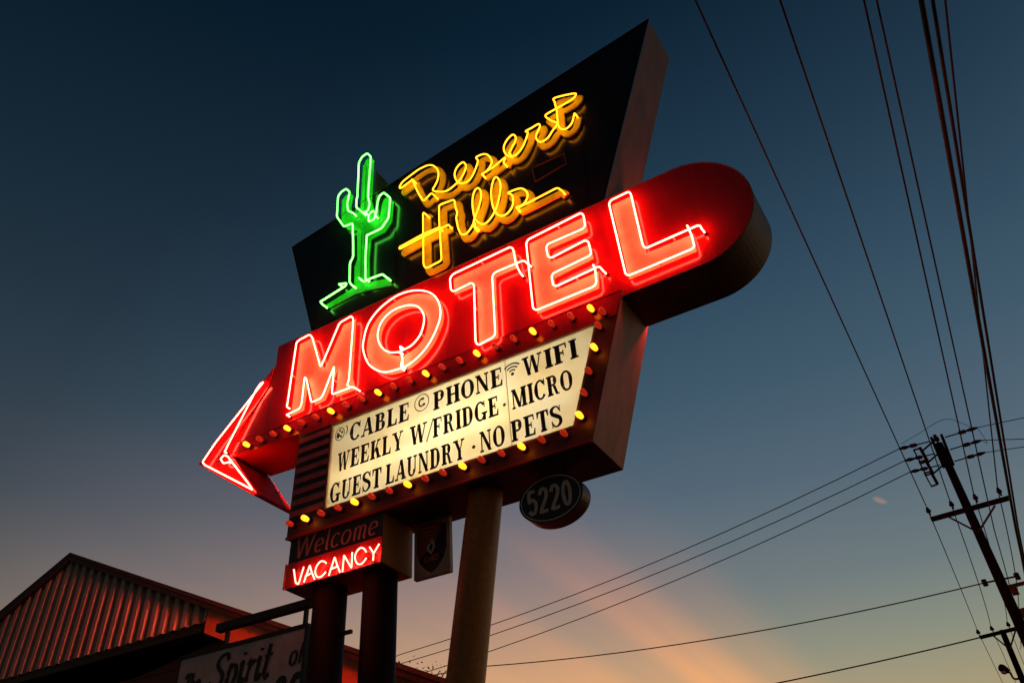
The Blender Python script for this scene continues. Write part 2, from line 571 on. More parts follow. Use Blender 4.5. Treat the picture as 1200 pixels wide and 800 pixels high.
LOWER = {
    'W': ([[(0, 1), (.24, 0)], [(.24, 0), (.46, .95)], [(.46, 1), (.68, 0)], [(.68, 0), (.92, 1)], [(-.08, .98), (.14, .98)], [(.82, .98), (1.0, .98)]], .98),
    'S': ([[(.62, .80), (.56, .94), (.40, 1.0), (.20, .92), (.14, .74), (.30, .56), (.48, .42), (.52, .22), (.38, .03), (.16, 0), (0, .10), (.02, .24)]], .66),
    'T': ([[(0, .82), (.06, .98), (.62, .98)], [(.34, .96), (.30, .0)]], .60),
    'e': ([[(.06, .30), (.40, .36)] + arc(.23, .32, .19, .30, 10, 310)], .50),
    'l': ([[(.08, 1.0), (.08, .06), (.18, 0)]], .24),
    'c': ([arc(.23, .31, .20, .31, 45, 315)], .46),
    'o': ([arc(.24, .31, .21, .31, 0, 360, 20)], .54),
    'm': ([[(.06, .60), (.08, 0)], [(.08, .44)] + arc(.21, .46, .12, .15, 150, 0, 8) + [(.33, 0)], [(.34, .44)] + arc(.46, .46, .12, .15, 150, 0, 8) + [(.58, .06), (.66, 0)]], .70),
    'p': ([[(.06, .56), (.12, .60), (.10, -.42)], arc(.28, .30, .19, .30, 170, -170, 18)], .56),
    'i': ([[(.04, .50), (.12, .60), (.12, .10), (.24, .02), (.32, .16)], [(.13, .82), (.135, .90)]], .34),
    'r': ([[(.04, .48), (.10, .62), (.10, 0)], [(.10, .36), (.22, .56), (.36, .58)]], .40),
    't': ([[(.14, .96), (.10, .16), (.20, .0), (.34, .10)], [(-.02, .62), (.32, .66)]], .38),
    'f': ([[(.36, .92), (.26, 1.0), (.17, .88), (.12, 0)], [(.0, .56), (.32, .60)]], .34),
    'h': ([[(.06, 1.0), (.06, 0)], [(.06, .34)] + arc(.21, .44, .14, .17, 140, 0, 8) + [(.36, .08), (.44, 0)]], .48),
    '5': ([[(.46, .95), (.12, .95), (.09, .56), (.24, .62), (.42, .52), (.47, .30), (.38, .08), (.20, .03), (.05, .16)]], .56),
    '2': ([[(.05, .74), (.12, .92), (.27, .97), (.42, .88), (.45, .70), (.34, .46), (.06, .04), (.48, .04)]], .56),
    '0': ([[(v[0], v[1]) for v in arc(.26, .5, .20, .47, 0, 360, 24)]], .56),
    '6': ([[(.42, .86), (.34, .97), (.20, .94), (.08, .66), (.06, .34), (.14, .08), (.28, .02), (.42, .12), (.45, .32), (.36, .52), (.22, .54), (.10, .40)]], .56),
    '8': ([arc(.25, .74, .16, .23, -90, 270, 18), arc(.25, .26, .20, .24, 90, 450, 18)], .54),
    'A': ([[(0, 0), (.28, 1), (.54, 0)], [(.10, .34), (.46, .34)]], .60),
    'B': ([[(.06, 0), (.06, 1), (.34, .96), (.40, .76), (.30, .54), (.06, .52)], [(.30, .54), (.46, .40), (.44, .12), (.06, 0)]], .52),
    'C': ([arc(.30, .5, .28, .5, 50, 310)], .56),
}


def set_lower(mb, word, x0, x1, z0, h, y, w, slant=0.0, gap=.06, contrast=0.45, mi=0, rise=0.0):
    gs = [LOWER[c] if c in LOWER else ([], .3) for c in word]
    tot = sum(g[1] for g in gs) + gap * (len(gs) - 1)
    s = (x1 - x0) / tot
    x = x0
    for g, adv in gs:
        for st in g:
            if len(st) > 4:
                st2 = [(v.x, v.y) for v in spline([(a, b, 0) for a, b in st], 3)]
            else:
                st2 = st
            pts = [(x + a * s + slant * b * h, z0 + b * h + rise * (x + a * s - x0)) for a, b in st2]
            ws = []
            for i in range(len(pts)):
                a, b = pts[max(i - 1, 0)], pts[min(i + 1, len(pts) - 1)]
                d = (Vector(b) - Vector(a))
                k = abs(d.y) / max(d.length, 1e-6)
                ws.append(w * (1 - contrast + contrast * k))
            mb.ribbon(pts, ws, y, mi, rise=0.00004)
        x += (adv + gap) * s


# ============================================================== THE MOTEL SIGN
FB = D                # face of the MOTEL band
FM = D - 0.012         # face of the reader-board cabinet and arrow
FN = D + 0.02         # face of the black name board
sign = thing('motel_sign', 'tall roadside motel sign with red neon MOTEL band, green neon cactus and lit reader board', 'motel sign', (-3.9, 5.9, 0))

# --- black name board
nb = MB()
bp = [xz((343, 290), FN), xz((760.5, 23.2), FN), xz((704.5, 230), FN)]
bp = [bp[0], bp[1], (bp[2][0] - .012, 7.36), (-6.00 + .12, 7.36)]
lb = xz((367, 383), FN)
bp[3] = (lb[0] + .03, 7.36)
nb.prism(bp, FN, FN + 0.66, 0, 1)
name_board = nb.build('name_board', [black_enamel, board_side], sign, bevel=0.006)
# thin edge angle round the face of the board
t = MB()
for a, b in ((bp[0], bp[1]), (bp[1], bp[2]), (bp[0], bp[3])):
    t.bar((a[0], FN - .004, a[1]), (b[0], FN - .004, b[1]), .02, .012)
t.build('edge_trim', black_enamel, name_board)
# small access hatch and panel joints
t = MB()
hp = [xz(p, FN) for p in ((624, 197.5), (661, 180.5), (664, 192), (627.5, 213.5))]
for i in range(4):
    a, b = hp[i], hp[(i + 1) % 4]
    t.bar((a[0], FN - .006, a[1]), (b[0], FN - .006, b[1]), .012, .010)
t.build('access_hatch_frame', mat('faded red trim', (0.16, 0.04, 0.03), 0.5), name_board)
for p, q in (((462, 245), (464, 335)), ((573, 140), (577, 290)), ((680, 155), (690, 235))):
    t = MB()
    a, b = at(p, FN - .003), at(q, FN - .003)
    t.bar(a, b, .008, .006)
    t.build('panel_joint', black_enamel, name_board)

# dark fin of the rear face that shows past the cactus
t = MB()
fp = [xz(p, FN + .30) for p in ((441, 200), (459, 219.5), (450, 262), (432, 266))]
t.prism(fp, FN + .30, FN + .36)
t.build('rear_fin', board_side, name_board)

# --- cactus: painted cut-out, then neon
YT = FN - 0.098
z5 = lambda L: zo(L, 370, 170, 7.273)
z6 = lambda L: zo(L, 365, 260, 7.273)
sil = z5([(345, 530), (352, 440), (368, 150), (400, 95), (438, 70), (470, 100), (448, 440), (460, 500), (515, 580), (528, 480), (545, 430), (580, 405), (635, 450), (620, 620), (560, 710), (448, 765)]) + \
    z6([(475, 120), (462, 300), (462, 480), (605, 448), (640, 475), (655, 508), (420, 560), (330, 590), (120, 705), (72, 684), (290, 548), (325, 515), (330, 350), (352, 290), (353, 100)]) + \
    z5([(315, 700), (240, 695), (182, 612), (190, 440), (225, 395), (262, 372), (290, 400), (272, 480), (280, 570)])
t = MB()
sm = grow([xz(p, YT) for p in sil], -0.004)
t.prism(sm, FN - .014, FN - .002)
cactus = t.build('cactus_cutout', green_paint, name_board)
# ribs painted proud on the cutout
for L in (z5([(400, 150), (385, 560)]), z5([(430, 130), (415, 560)]), z6([(395, 60), (385, 480)]), z6([(425, 60), (418, 470)])):
    t = MB()
    t.ribbon([xz(p, YT) for p in L], .012, FN - .0165)
    t.build('cactus_rib', mat('dark green stripe', (0.015, 0.11, 0.02), .5), cactus)
NG = dict(m=neon_green, parent=name_board, yt=YT, face=FN, r=0.0105)
neon('cactus_tube', z5([(400, 575), (345, 530), (347, 470), (355, 440), (368, 150), (395, 100), (438, 70), (470, 100), (445, 440), (460, 500), (445, 560), (415, 570)]), rad=.03, **NG)
neon('cactus_tube', z5([(320, 580), (275, 560), (268, 500), (290, 400), (260, 372), (215, 400), (190, 440), (180, 610), (240, 695), (315, 665)]) + z6([(355, 180), (355, 300), (328, 350), (325, 515), (348, 542)]), rad=.03, **NG)
neon('cactus_tube', z6([(235, 530), (300, 522), (290, 545), (75, 680), (100, 708)]), rad=.02, **NG)
neon('cactus_tube', z5([(505, 600), (512, 575), (485, 560), (450, 595), (450, 655), (500, 630), (515, 580), (528, 480), (545, 430), (580, 405), (635, 450), (620, 620), (560, 710), (445, 765)]) + z6([(472, 112), (460, 300), (460, 485)]), rad=.03, **NG)
neon('cactus_tube', z6([(405, 478), (445, 510), (520, 475), (605, 445), (642, 475)]), rad=.025, **NG)

# --- script: Desert / Hills
YS = FN - 0.112
za = lambda L: zo(L, 460, 170, 10)
zb = lambda L: zo(L, 570, 90, 10)
zc = lambda L: zo(L, 540, 140, 10)
zh = lambda L: zo(L, 455, 215, 7.275)
zl = lambda L: zo(L, 550, 190, 8.892)
D_pts = za([(488, 588), (455, 560), (365, 660), (300, 560), (228, 402)])
D2 = za([(235, 405), (160, 460), (95, 505), (85, 485), (120, 430), (200, 365), (310, 285), (420, 237), (490, 250), (535, 310), (530, 400), (500, 470), (472, 520), (500, 542), (630, 538), (760, 440), (825, 350), (860, 260), (850, 220), (820, 203), (760, 255), (728, 330), (740, 400), (785, 445), (840, 445), (905, 405), (960, 310), (1000, 190), (980, 145), (1060, 108), (1120, 120), (1163, 185), (1145, 250), (1105, 300), (1045, 345)])
E2 = zc([(250, 640), (380, 560), (530, 435), (500, 510)])
E3 = zc([(565, 395), (610, 310), (640, 250), (640, 200), (605, 180), (550, 230), (510, 300), (505, 360), (540, 420), (600, 435), (670, 395), (735, 300), (785, 160), (760, 140), (830, 100), (910, 55), (925, 90), (885, 180), (890, 235), (940, 265)]) + zb([(720, 715), (770, 640), (830, 550), (760, 515), (692, 465), (720, 430), (830, 368), (1000, 268), (1045, 218), (1020, 198), (800, 250), (800, 300), (825, 400), (838, 550), (870, 608), (930, 612), (1000, 545), (1032, 430)])
H1 = zh([(320, 262), (297, 245), (300, 690), (320, 725), (455, 655), (435, 330), (433, 190), (450, 178), (562, 135), (575, 215), (590, 245), (578, 290), (595, 380), (620, 435), (660, 435), (700, 390), (735, 325), (742, 370)])
H2 = zh([(512, 352), (300, 452), (95, 560), (95, 542), (300, 430), (430, 375)])
L1 = zl([(55, 685), (45, 620), (100, 460), (122, 370), (118, 300), (85, 270), (48, 315), (32, 420), (50, 560), (90, 625), (150, 645), (210, 600), (270, 500), (308, 380), (325, 260), (312, 190), (280, 157), (248, 195), (227, 320), (245, 460), (290, 540), (340, 560), (400, 530), (448, 460), (455, 380), (440, 340), (405, 322), (470, 290), (540, 275), (590, 300), (608, 350), (580, 420), (535, 455), (490, 470)])
L2 = zl([(495, 478), (545, 458), (920, 265), (962, 297)])
strokes = [(D_pts, False), (D2, True), (E2, False), (E3, True), (H1, False), (H2, False), (L1, True), (L2, False)]
# painted channel letters behind the tubes: ribbons folded from sheet metal
YL = FN - 0.030
for word, ids in (('Desert', (0, 1, 2, 3)), ('Hills', (4, 5, 6, 7))):
    t = MB()
    for i in ids:
        L, cv = strokes[i]
        P = [at(p, YS) for p in L]
        Q = spline(P, 4) if cv else fillet(P, .05)
        t.ribbon([(v.x + .012, v.z - .012) for v in Q], .086, YL - .0009 * i, rise=.00004)
    o = t.build('script_letters', yellow_paint, name_board)
    md = o.modifiers.new('fold', 'SOLIDIFY')
    md.thickness = 0.022
    md.offset = -1
for L, cv in strokes:
    neon('script_tube', L, neon_yellow, name_board, YS, FN, curve=cv, rad=.035, r=0.0088)

# --- red MOTEL band
bz0, bz1 = 6.168, 7.432
rr = (bz1 - bz0) / 2
zc0 = (bz0 + bz1) / 2
band_poly = [(-6.06, bz0)] + circle(-0.9, zc0, rr, rr, 36, -math.pi / 2, math.pi / 2) + [(-6.09, bz1)]
t = MB()
t.prism(band_poly, FB, FB + 0.57, 0, 1)
band = t.build('motel_band', [red_enamel, band_side], sign, bevel=0.005)
for p in band.data.polygons:
    p.use_smooth = False
# raised folded edge round the face
t = MB()
t.tube([(x, FB + .001, z) for x, z in band_poly], .006, 6, True)
t.build('edge_trim', band_side, band)
# sheet joints of the band
for x in (-5.02, -3.55, -2.1):
    t = MB()
    t.bar((x, FB - .0012, bz0 + .02), (x, FB - .0012, bz1 - .02), .004, .012)
    t.build('panel_joint', red_enamel, band)
for x in (-1.32, -0.9):
    t = MB()
    t.bar((x, FB + .02, bz0 - .001), (x, FB + .55, bz0 - .001), .03, .004)
    t.build('underside_joint', band_side, band)

YB = FB - 0.078
zm = lambda L: zo(L, 325, 360, 5.926)
zq = lambda L: zo(L, 415, 330, 6.667)
zt = lambda L: zo(L, 515, 275, 5.68)
ze = lambda L: zo(L, 600, 240, 5.714)
zL = lambda L: zo(L, 700, 210, 6.157)
outline = {
    'M': zm([(65, 742), (133, 238), (228, 188), (300, 412), (435, 103), (522, 60), (497, 470), (520, 552), (380, 605), (395, 408), (305, 630), (235, 662), (190, 482), (155, 700)]),
    'T': zt([(70, 272), (485, 80), (505, 195), (352, 262), (370, 675), (242, 735), (228, 318), (78, 380)]),
    'E': ze([(95, 238), (470, 52), (490, 155), (228, 272), (240, 358), (505, 236), (528, 335), (262, 468), (277, 548), (560, 420), (565, 535), (148, 710)]),
    'L': zL([(82, 160), (236, 88), (335, 503), (672, 365), (700, 493), (208, 698)]),
}
O_out = zq([(500, 68), (590, 85), (650, 140), (675, 240), (650, 350), (580, 490), (480, 605), (370, 675), (230, 705), (120, 650), (72, 540), (75, 450), (110, 330), (190, 220), (300, 130), (400, 83)])
O_in = zq([(450, 182), (510, 205), (547, 280), (520, 405), (450, 495), (360, 548), (275, 550), (210, 505), (183, 420), (210, 320), (280, 240), (370, 195)])
for c, L in outline.items():
    t = MB()
    t.prism(grow([xz(p, YB) for p in L], -.002), FB - .012, FB - .002)
    t.build('letter', letter_paint, band)
t = MB()
so = spline([at(p, YB) for p in O_out], 4, True)
cx = sum(v.x for v in so) / len(so)
cz = sum(v.z for v in so) / len(so)
si = spline([at(p, YB) for p in O_in], 5, True)
n = 48


def resample(L, n):
    ang = sorted((math.atan2(v.z - cz, v.x - cx), v.x, v.z) for v in L)
    out = []
    for k in range(n):
        a = -math.pi + 2 * math.pi * (k + .5) / n
        for i in range(len(ang)):
            a0, a1 = ang[i - 1], ang[i]
            lo = a0[0] - (2 * math.pi if i == 0 else 0)
            if lo <= a <= a1[0]:
                u = (a - lo) / max(a1[0] - lo, 1e-6)
                out.append((a0[1] + (a1[1] - a0[1]) * u, a0[2] + (a1[2] - a0[2]) * u))
                break
        else:
            a0, a1 = ang[-1], ang[0]
            u = (a - a0[0]) / max(a1[0] + 2 * math.pi - a0[0], 1e-6)
            out.append((a0[1] + (a1[1] - a0[1]) * u, a0[2] + (a1[2] - a0[2]) * u))
    return out


t.ring(grow(resample(so, n), -.002), grow(resample(si, n), .002), FB - .012, FB - .002)
t.build('letter', letter_paint, band)

tubes = [
    (zm([(66, 690), (72, 655), (133, 245), (150, 228), (225, 188), (242, 208), (300, 415), (325, 360), (432, 108), (515, 60), (528, 82), (497, 500), (484, 540)]), False, False),
    (zm([(65, 745), (155, 702), (168, 670), (190, 480), (203, 500), (235, 660), (300, 632), (318, 605), (395, 405), (378, 605), (525, 550), (552, 567)]), False, False),
    (O_out[7:] + O_out[:7] + zq([(372, 672), (375, 600), (360, 505)]), True, False),
    (O_in[5:] + O_in[:5] + zq([(362, 545), (376, 580), (378, 660)]), True, False),
    (zt([(540, 258), (510, 200), (490, 92), (470, 82), (90, 262), (70, 290), (75, 365), (92, 378), (215, 318), (230, 335), (240, 715), (258, 735), (355, 682), (371, 660), (351, 275), (370, 250), (560, 170), (592, 197)]), False, False),
    (ze([(543, 402), (556, 425), (565, 520), (550, 545), (160, 706), (140, 690), (95, 258), (108, 232), (460, 55), (478, 68), (490, 140), (475, 160), (240, 262), (228, 285), (240, 345), (262, 355), (490, 237), (512, 248), (530, 322), (520, 340), (275, 458), (264, 480), (275, 535), (295, 545), (585, 410), (610, 442)]), False, False),
    (zL([(648, 335), (678, 400), (700, 482), (685, 502), (225, 695), (203, 682), (84, 178), (98, 152), (225, 90), (241, 105), (328, 478), (350, 498), (720, 335), (742, 335), (755, 362)]), False, False),
]
for L, cv, cl in tubes:
    o = neon('neon_tube', L, neon_red, band, YB, FB, curve=cv, rad=.03)
# glass stand-offs that hold the tubes
for L in (zm([(100, 470)]), zm([(262, 300)]), zm([(505, 300)]), zm([(388, 500)]), zq([(300, 130)]), zq([(100, 600)]), zq([(640, 370)]), zq([(520, 405)]), zt([(232, 480)]), zt([(360, 470)]), zt([(270, 175)]), ze([(110, 420)]), ze([(300, 135)]), ze([(420, 478)]), zL([(140, 400)]), zL([(280, 300)]), zL([(540, 410)]), zL([(450, 598)])):
    p = at(L[0], YB)
    t = MB()
    t.tube([(p.x, FB - .012, p.z), (p.x, YB + .004, p.z)], [.010, .006], 8)
    t.box((p.x, YB + .008, p.z), (.03, .008, .008))
    t.build('tube_support', glass_grey, band, smooth=False)
# the five letters again on the unseen rear face, added to light the building
back = FB + 0.57
for L, cv, cl in tubes:
    P = [at(p, YB) for p in L]
    Q = spline(P, 4) if cv else fillet(P, .03, seg=2)
    t = MB()
    t.tube([(-7.0 - v.x, back + .078, v.z) for v in Q], NEON_R, 8)
    t.build('neon_tube', neon_rear, band, smooth=True)

# --- arrow: chevron and shaft
ap = [xz(p, FM) for p in ((232.5, 543.5), (321, 430), (315, 452), (271, 520))]
ap2 = [xz(p, FM) for p in ((271.5, 532.5), (301.5, 577.5), (298, 580.5))]
szt, szb = 6.235, 6.03
arrow_poly = [ap[0], ap[1], ap[2], ap[3], (ap[3][0] + .12, szt - .0), (-5.536, szt), (-5.536, szb), (ap2[0][0] + .06, szb + .03), ap2[0], ap2[1], ap2[2]]
t = MB()
t.prism(arrow_poly, FM, FM + 0.60, 0, 1)
arrow = t.build('arrow', [red_enamel, mat('red arrow side', (0.55, 0.012, 0.008), .4, dirt=.4, scale=3, streak=True, spec=.12)], sign, bevel=0.004)
t = MB()
wp = [xz(p, FM) for p in ((318, 436), (313, 455), (270, 521))]
t.prism([wp[0], wp[1], wp[2], (wp[2][0] + .03, szb + .08), (-6.07, szb + .08), (-6.07, 7.2)], FM + .015, FM + .03)
t.build('arrow_web', red_enamel, arrow)
NR = dict(m=neon_white, parent=arrow, yt=FM - .06, face=FM)
neon('neon_tube', [(263.2, 529.2), (268.7, 518), (281, 494), (300, 457), (305, 449.5), (309, 447.2), (306, 451), (252.5, 518.5), (237.2, 541.2), (240, 544.5), (270, 560), (296, 573.5), (291, 566), (266.8, 534.5), (262.5, 532.8), (258.3, 537.5), (262, 542.7), (268, 541)], rad=.02, **NR)
# unseen tube added behind the arrow to redden the building
t = MB()
Q = fillet([at(p, FM) for p in ((268.7, 514), (305, 452), (309, 449), (243, 538), (262, 540))], .02)
t.tube([(v.x, FM + .66, v.z) for v in Q], .014, 8)
t.build('neon_tube', neon_rear, arrow, smooth=True)

# --- reader-board cabinet
outer = [(-5.532, 4.849), (-2.169, 4.849), (-1.632, 6.235), (-5.532, 6.235)]
pin = [(-5.056, 5.038), (-2.312, 5.038), (-1.957, 5.968), (-5.056, 5.968)]
t = MB()
t.ring(outer, pin, FM, FM + 0.62, 0, 1, 2)
t.prism([(x + (.01 if i in (0, 3) else -.01), z + (.01 if i < 2 else -.01)) for i, (x, z) in enumerate(pin)], FM + .36, FM + .62, 2, 2)
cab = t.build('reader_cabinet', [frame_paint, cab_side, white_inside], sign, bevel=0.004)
cab.data.materials.append(mat('shaded underside', (0.06, 0.018, 0.014), .55, dirt=.4, scale=4))
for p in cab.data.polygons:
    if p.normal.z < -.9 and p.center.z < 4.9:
        p.material_index = 3  # downward faces take a darker colour, shade put into the paint
# lit acrylic face in two sheets with a joint between them
seam_x = xz((591, 428), FM)[0]
seam_b = xz((598, 520), FM)[0]
sx = (seam_x + seam_b) / 2
e = .012
t = MB()
t.prism([(pin[0][0] - e, pin[0][1] - e), (sx - .0004, pin[0][1] - e), (sx - .0004, pin[2][1] + e), (pin[3][0] - e, pin[3][1] + e)], FM + .024, FM + .030)
t.build('letter_panel', acrylic, cab)
t = MB()
t.prism([(sx + .0004, pin[0][1] - e), (pin[1][0] + e, pin[1][1] - e), (pin[2][0] + e, pin[2][1] + e), (sx + .0004, pin[2][1] + e)], FM + .024, FM + .030)
t.build('letter_panel', acrylic, cab)
t = MB()
t.prism([(-5.53, 5.985), (-1.742, 5.985), (-1.645, 6.233), (-5.53, 6.233)], FM - .006, FM - .001)
t.build('top_strip', red_enamel, cab)
t = MB()
t.prism(rect(sx - .003, pin[0][1], sx + .003, pin[2][1]), FM + .0215, FM + .0235)
t.build('panel_joint', mat('tan joint strip', (.55, .42, .24), .4), cab)
# retaining frame
t = MB()
pg = grow(pin, .016)
t.ring(pg, grow(pin, -.004), FM - .010, FM + .002)
t.build('panel_frame', mat('worn panel frame', (0.30, 0.16, 0.07), .4), cab)
# letter tracks
for z in (5.41 - .018, 5.71 - .018, 5.09 - .02):
    pass
# lamps inside the cabinet
for x0, x1, z in ((-4.98, -3.85, 5.36), (-4.2, -2.95, 5.62), (-3.75, -2.95, 5.40)):
    t = MB()
    t.tube([(x0, FM + .12, z), (x1, FM + .12, z)], .018, 10)
    t.build('fluorescent_lamp', lamp_tube, cab, smooth=True)
t = MB()
t.tube([(-2.85, FM + .22, 5.5), (-2.25, FM + .22, 5.5)], .011, 10)
t.build('fluorescent_lamp', lamp_tube, cab, smooth=True)

# rows of changeable letters
YP = FM + .018
b1, b2, b3, ch = 5.706, 5.408, 5.090, 0.208
XP = lambda p: xz(p, FM)[0]
t = MB()
set_word(t, 'CABLE', XP((408.5, 511)), XP((478.5, 488)), b1, ch, YP)
t.build('lettering', black_plastic, cab)
t = MB()
set_word(t, 'PHONE', XP((506.5, 475.5)), XP((588.5, 447)), b1, ch, YP)
t.build('lettering', black_plastic, cab)
t = MB()
set_word(t, 'WIFI', XP((612.5, 440)), XP((676.5, 415)), b1, ch, YP)
t.build('lettering', black_plastic, cab)
t = MB()
set_word(t, 'WEEKLY', XP((393.5, 552)), XP((470.5, 521)), b2, ch, YP)
t.build('lettering', black_plastic, cab)
t = MB()
set_word(t, 'W', XP((479, 519)), XP((499.5, 511)), b2, ch, YP)
t.build('lettering', black_plastic, cab)
t = MB()
set_word(t, 'FRIDGE', XP((506, 507.5)), XP((583.5, 478)), b2, ch, YP)
t.build('lettering', black_plastic, cab)
t = MB()
set_word(t, '-', XP((588, 477)), XP((592.5, 476)), b2, ch, YP)
t.build('lettering', black_plastic, cab)
t = MB()
set_word(t, 'MICRO', XP((599, 475.5)), XP((670.5, 447.5)), b2, ch, YP)
t.build('lettering', black_plastic, cab)
t = MB()
set_word(t, '/', XP((497.5, 512)), XP((508, 508)), b2, ch, YP)
t.build('lettering', grey_letter, cab)
t = MB()
set_word(t, 'GUEST', XP((384.5, 590)), XP((445.5, 563)), b3, ch, YP)
t.build('lettering', black_plastic, cab)
t = MB()
set_word(t, 'LAUNDRY', XP((450.5, 562.5)), XP((543.5, 535)), b3, ch, YP)
t.build('lettering', black_plastic, cab)
t = MB()
set_word(t, '-', XP((551.5, 526)), XP((556.5, 524)), b3, ch, YP)
t.build('lettering', black_plastic, cab)
t = MB()
set_word(t, 'NO', XP((561.5, 528)), XP((591, 515)), b3, ch, YP)
t.build('lettering', black_plastic, cab)
t = MB()
set_word(t, 'PETS', XP((598.5, 514)), XP((658, 493)), b3, ch, YP)
t.build('lettering', black_plastic, cab)
# icons: reel of television cable, telephone in a ring, wireless fan
t = MB()
c0 = xz((397, 507.5), FM)
t.ribbon(circle(c0[0], c0[1], .060, .072, 22), .010, YP, closed=True, rise=0)
for a in range(5):
    th = R(90 + 72 * a)
    t.poly(circle(c0[0] + .032 * math.cos(th), c0[1] + .040 * math.sin(th), .014, .017, 10), YP)
t.poly(circle(c0[0] - .02, c0[1] - .015, .026, .026, 10), YP)
c1 = xz((403, 503), FM)
t.ribbon(arc(c1[0], c1[1], .035, .05, -70, 70), .012, YP)
t.build('cable_icon', grey_letter, cab)
t = MB()
c0 = xz((493, 470.5), FM)
t.ribbon(circle(c0[0], c0[1], .086, .094, 28), .010, YP, closed=True, rise=0)
t.ribbon([(c0[0] + .032 * math.cos(R(a)), c0[1] + .042 * math.sin(R(a))) for a in range(95, 300, 15)], .018, YP)
t.poly(circle(c0[0] + .012, c0[1] + .040, .020, .016, 10), YP)
t.poly(circle(c0[0] + .026, c0[1] - .030, .020, .016, 10), YP)
t.build('telephone_icon', black_plastic, cab)
t = MB()
c0 = xz((599.5, 437), FM)
t.poly(circle(c0[0], c0[1], .018, .018, 12), YP)
for r_ in (.045, .080, .115):
    t.ribbon(arc(c0[0], c0[1], r_, r_, 45, 135), .017, YP, rise=0)
t.build('wireless_icon', black_plastic, cab)

# louvred end left of the panel
t = MB()
lx0, lx1 = -5.505, -5.075
nl = 8
for i in range(nl):
    z = 5.945 - .117 * (i + .5)
    t.prism([(lx0, z - .004), (lx1, z - .004), (lx1, z + .054), (lx0, z + .054)], FM - .014, FM - .001)
t.build('louver_slats', louver_paint, cab)
t = MB()
t.prism([(lx0, 5.0), (lx1, 5.0), (lx1, 5.99), (lx0, 5.99)], FM - .003, FM - .0005)
t.build('louver_back', vac_black, cab)
# raised lip along the top and along the bottom
t = MB()
t.bar((-5.53, FM - .004, 4.853), (-2.172, FM - .004, 4.853), .028, .022)
t.build('bottom_lip', mat('red lip paint', (0.42, 0.03, 0.02), .35), cab)
t = MB()
t.bar((ap[3][0] + .2, FM - .004, szt - .006), (-1.66, FM - .004, szt - .006), .012, .012)
t.build('top_lip', red_enamel, cab)

# bulbs chasing round the panel
sock = MB()
sock.tube([(0, .0, 0), (0, -.034, 0)], .027, 12)
lit_s = sock.build('bulb_socket', socket_mat, None, smooth=False)
gl = MB()
prof = [(-.028, .018), (-.045, .0225), (-.070, .0265), (-.092, .027), (-.108, .023), (-.119, .013), (-.122, .003)]
gl.tube([(0, y, 0) for y, r in prof], [r for y, r in prof], 14)
lit_g = gl.build('bulb', bulb_lit, None, smooth=True)
dim_g = lit_g.copy()
dim_g.data = lit_g.data.copy()
dim_g.data.materials[0] = bulb_dim
C.objects.link(dim_g)
YBULB = FM - .06
spots = []
top = [(290, 520), (337.6, 502.3), (388.7, 482.1), (443.9, 461.1), (499.9, 438.1), (559.7, 414.6), (625.2, 389.3), (693, 362)]
tx = [xz(p, YBULB)[0] for p in top]
ztop = sum(xz(p, YBULB)[1] for p in top) / len(top)
for i in range(len(tx)):
    spots.append((tx[i], ztop, True))
    if i < len(tx) - 1:
        for k in (1, 2):
            spots.append((tx[i] + (tx[i + 1] - tx[i]) * k / 3, ztop, False))
for p, l in (((707, 365.6), 0), ((702, 382), 0), ((697, 407.5), 1), ((690.5, 435), 0), ((685, 460.5), 0), ((680, 487), 1), ((661.8, 508), 0)):
    v = xz(p, YBULB)
    spots.append((v[0], v[1], bool(l)))
bot = [(635.9, 516, 0), (612, 522.9, 1), (588.5, 531.9, 0), (565.4, 539, 0), (543, 545.9, 1), (520, 554, 0), (499.4, 561, 0), (478.7, 567.8, 1), (457, 574.7, 0), (436.7, 582.1, 0), (416.5, 588.5, 1), (397, 595, 0), (377.6, 600.6, 0), (358.6, 607.4, 1), (340.6, 613.4, 0)]
bx = [xz(p[:2], YBULB) for p in bot]
zbot = sum(v[1] for v in bx) / len(bx)
for p, v in zip(bot, bx):
    spots.append((v[0], zbot, bool(p[2])))
off = wloc(cab)
first = {True: True, False: True}
sfirst = True
for x, z, l in spots:
    src = lit_g if l else dim_g
    g = src if first[l] else src.copy()
    if not first[l]:
        C.objects.link(g)
    first[l] = False
    s = lit_s if sfirst else lit_s.copy()
    if not sfirst:
        C.objects.link(s)
    sfirst = False
    for o in (g, s):
        o.parent = cab
        o.location = (x - off.x, FM - .001 - off.y, z - off.z)
    g['label'] = 'lit yellow bulb' if l else 'dim red bulb'

# --- vacancy cabinet under the left end
FV = D + .02
vx0, vx1, vz0, vzm, vz1 = -5.497, -4.345, 4.368, 4.606, 4.842
t = MB()
t.prism([(vx0, vz0), (vx1, vz0), (vx1, vz1), (vx0, vz1)], FV, FV + .47, 0, 1)
vac = t.build('vacancy_cabinet', [vac_black, vac_side], sign, bevel=0.004)
t = MB()
t.prism([(vx0 + .004, vz0 + .004), (vx1 - .004, vz0 + .004), (vx1 - .004, vzm), (vx0 + .004, vzm)], FV - .008, FV - .002)
t.build('vacancy_face', mat('vacancy red paint', (0.60, 0.015, 0.010), .25, dirt=.2), vac)
t = MB()
t.bar((vx0 - .006, FV - .012, vz0), (vx0 - .006, FV - .012, vzm), .022, .010)
t.build('side_flange', mat('orange flange paint', (0.6, 0.12, 0.04), .4), vac)
t = MB()
set_lower(t, 'Welcome', xz((345, 655), FV)[0], xz((443, 622), FV)[0], vzm + .035, .205, FV - .004, .026, slant=.16, gap=.07, contrast=.6)
t.build('welcome_lettering', welcome_paint, vac)
YV = FV - .05
zv = lambda L: zo(L, 320, 620, 8)
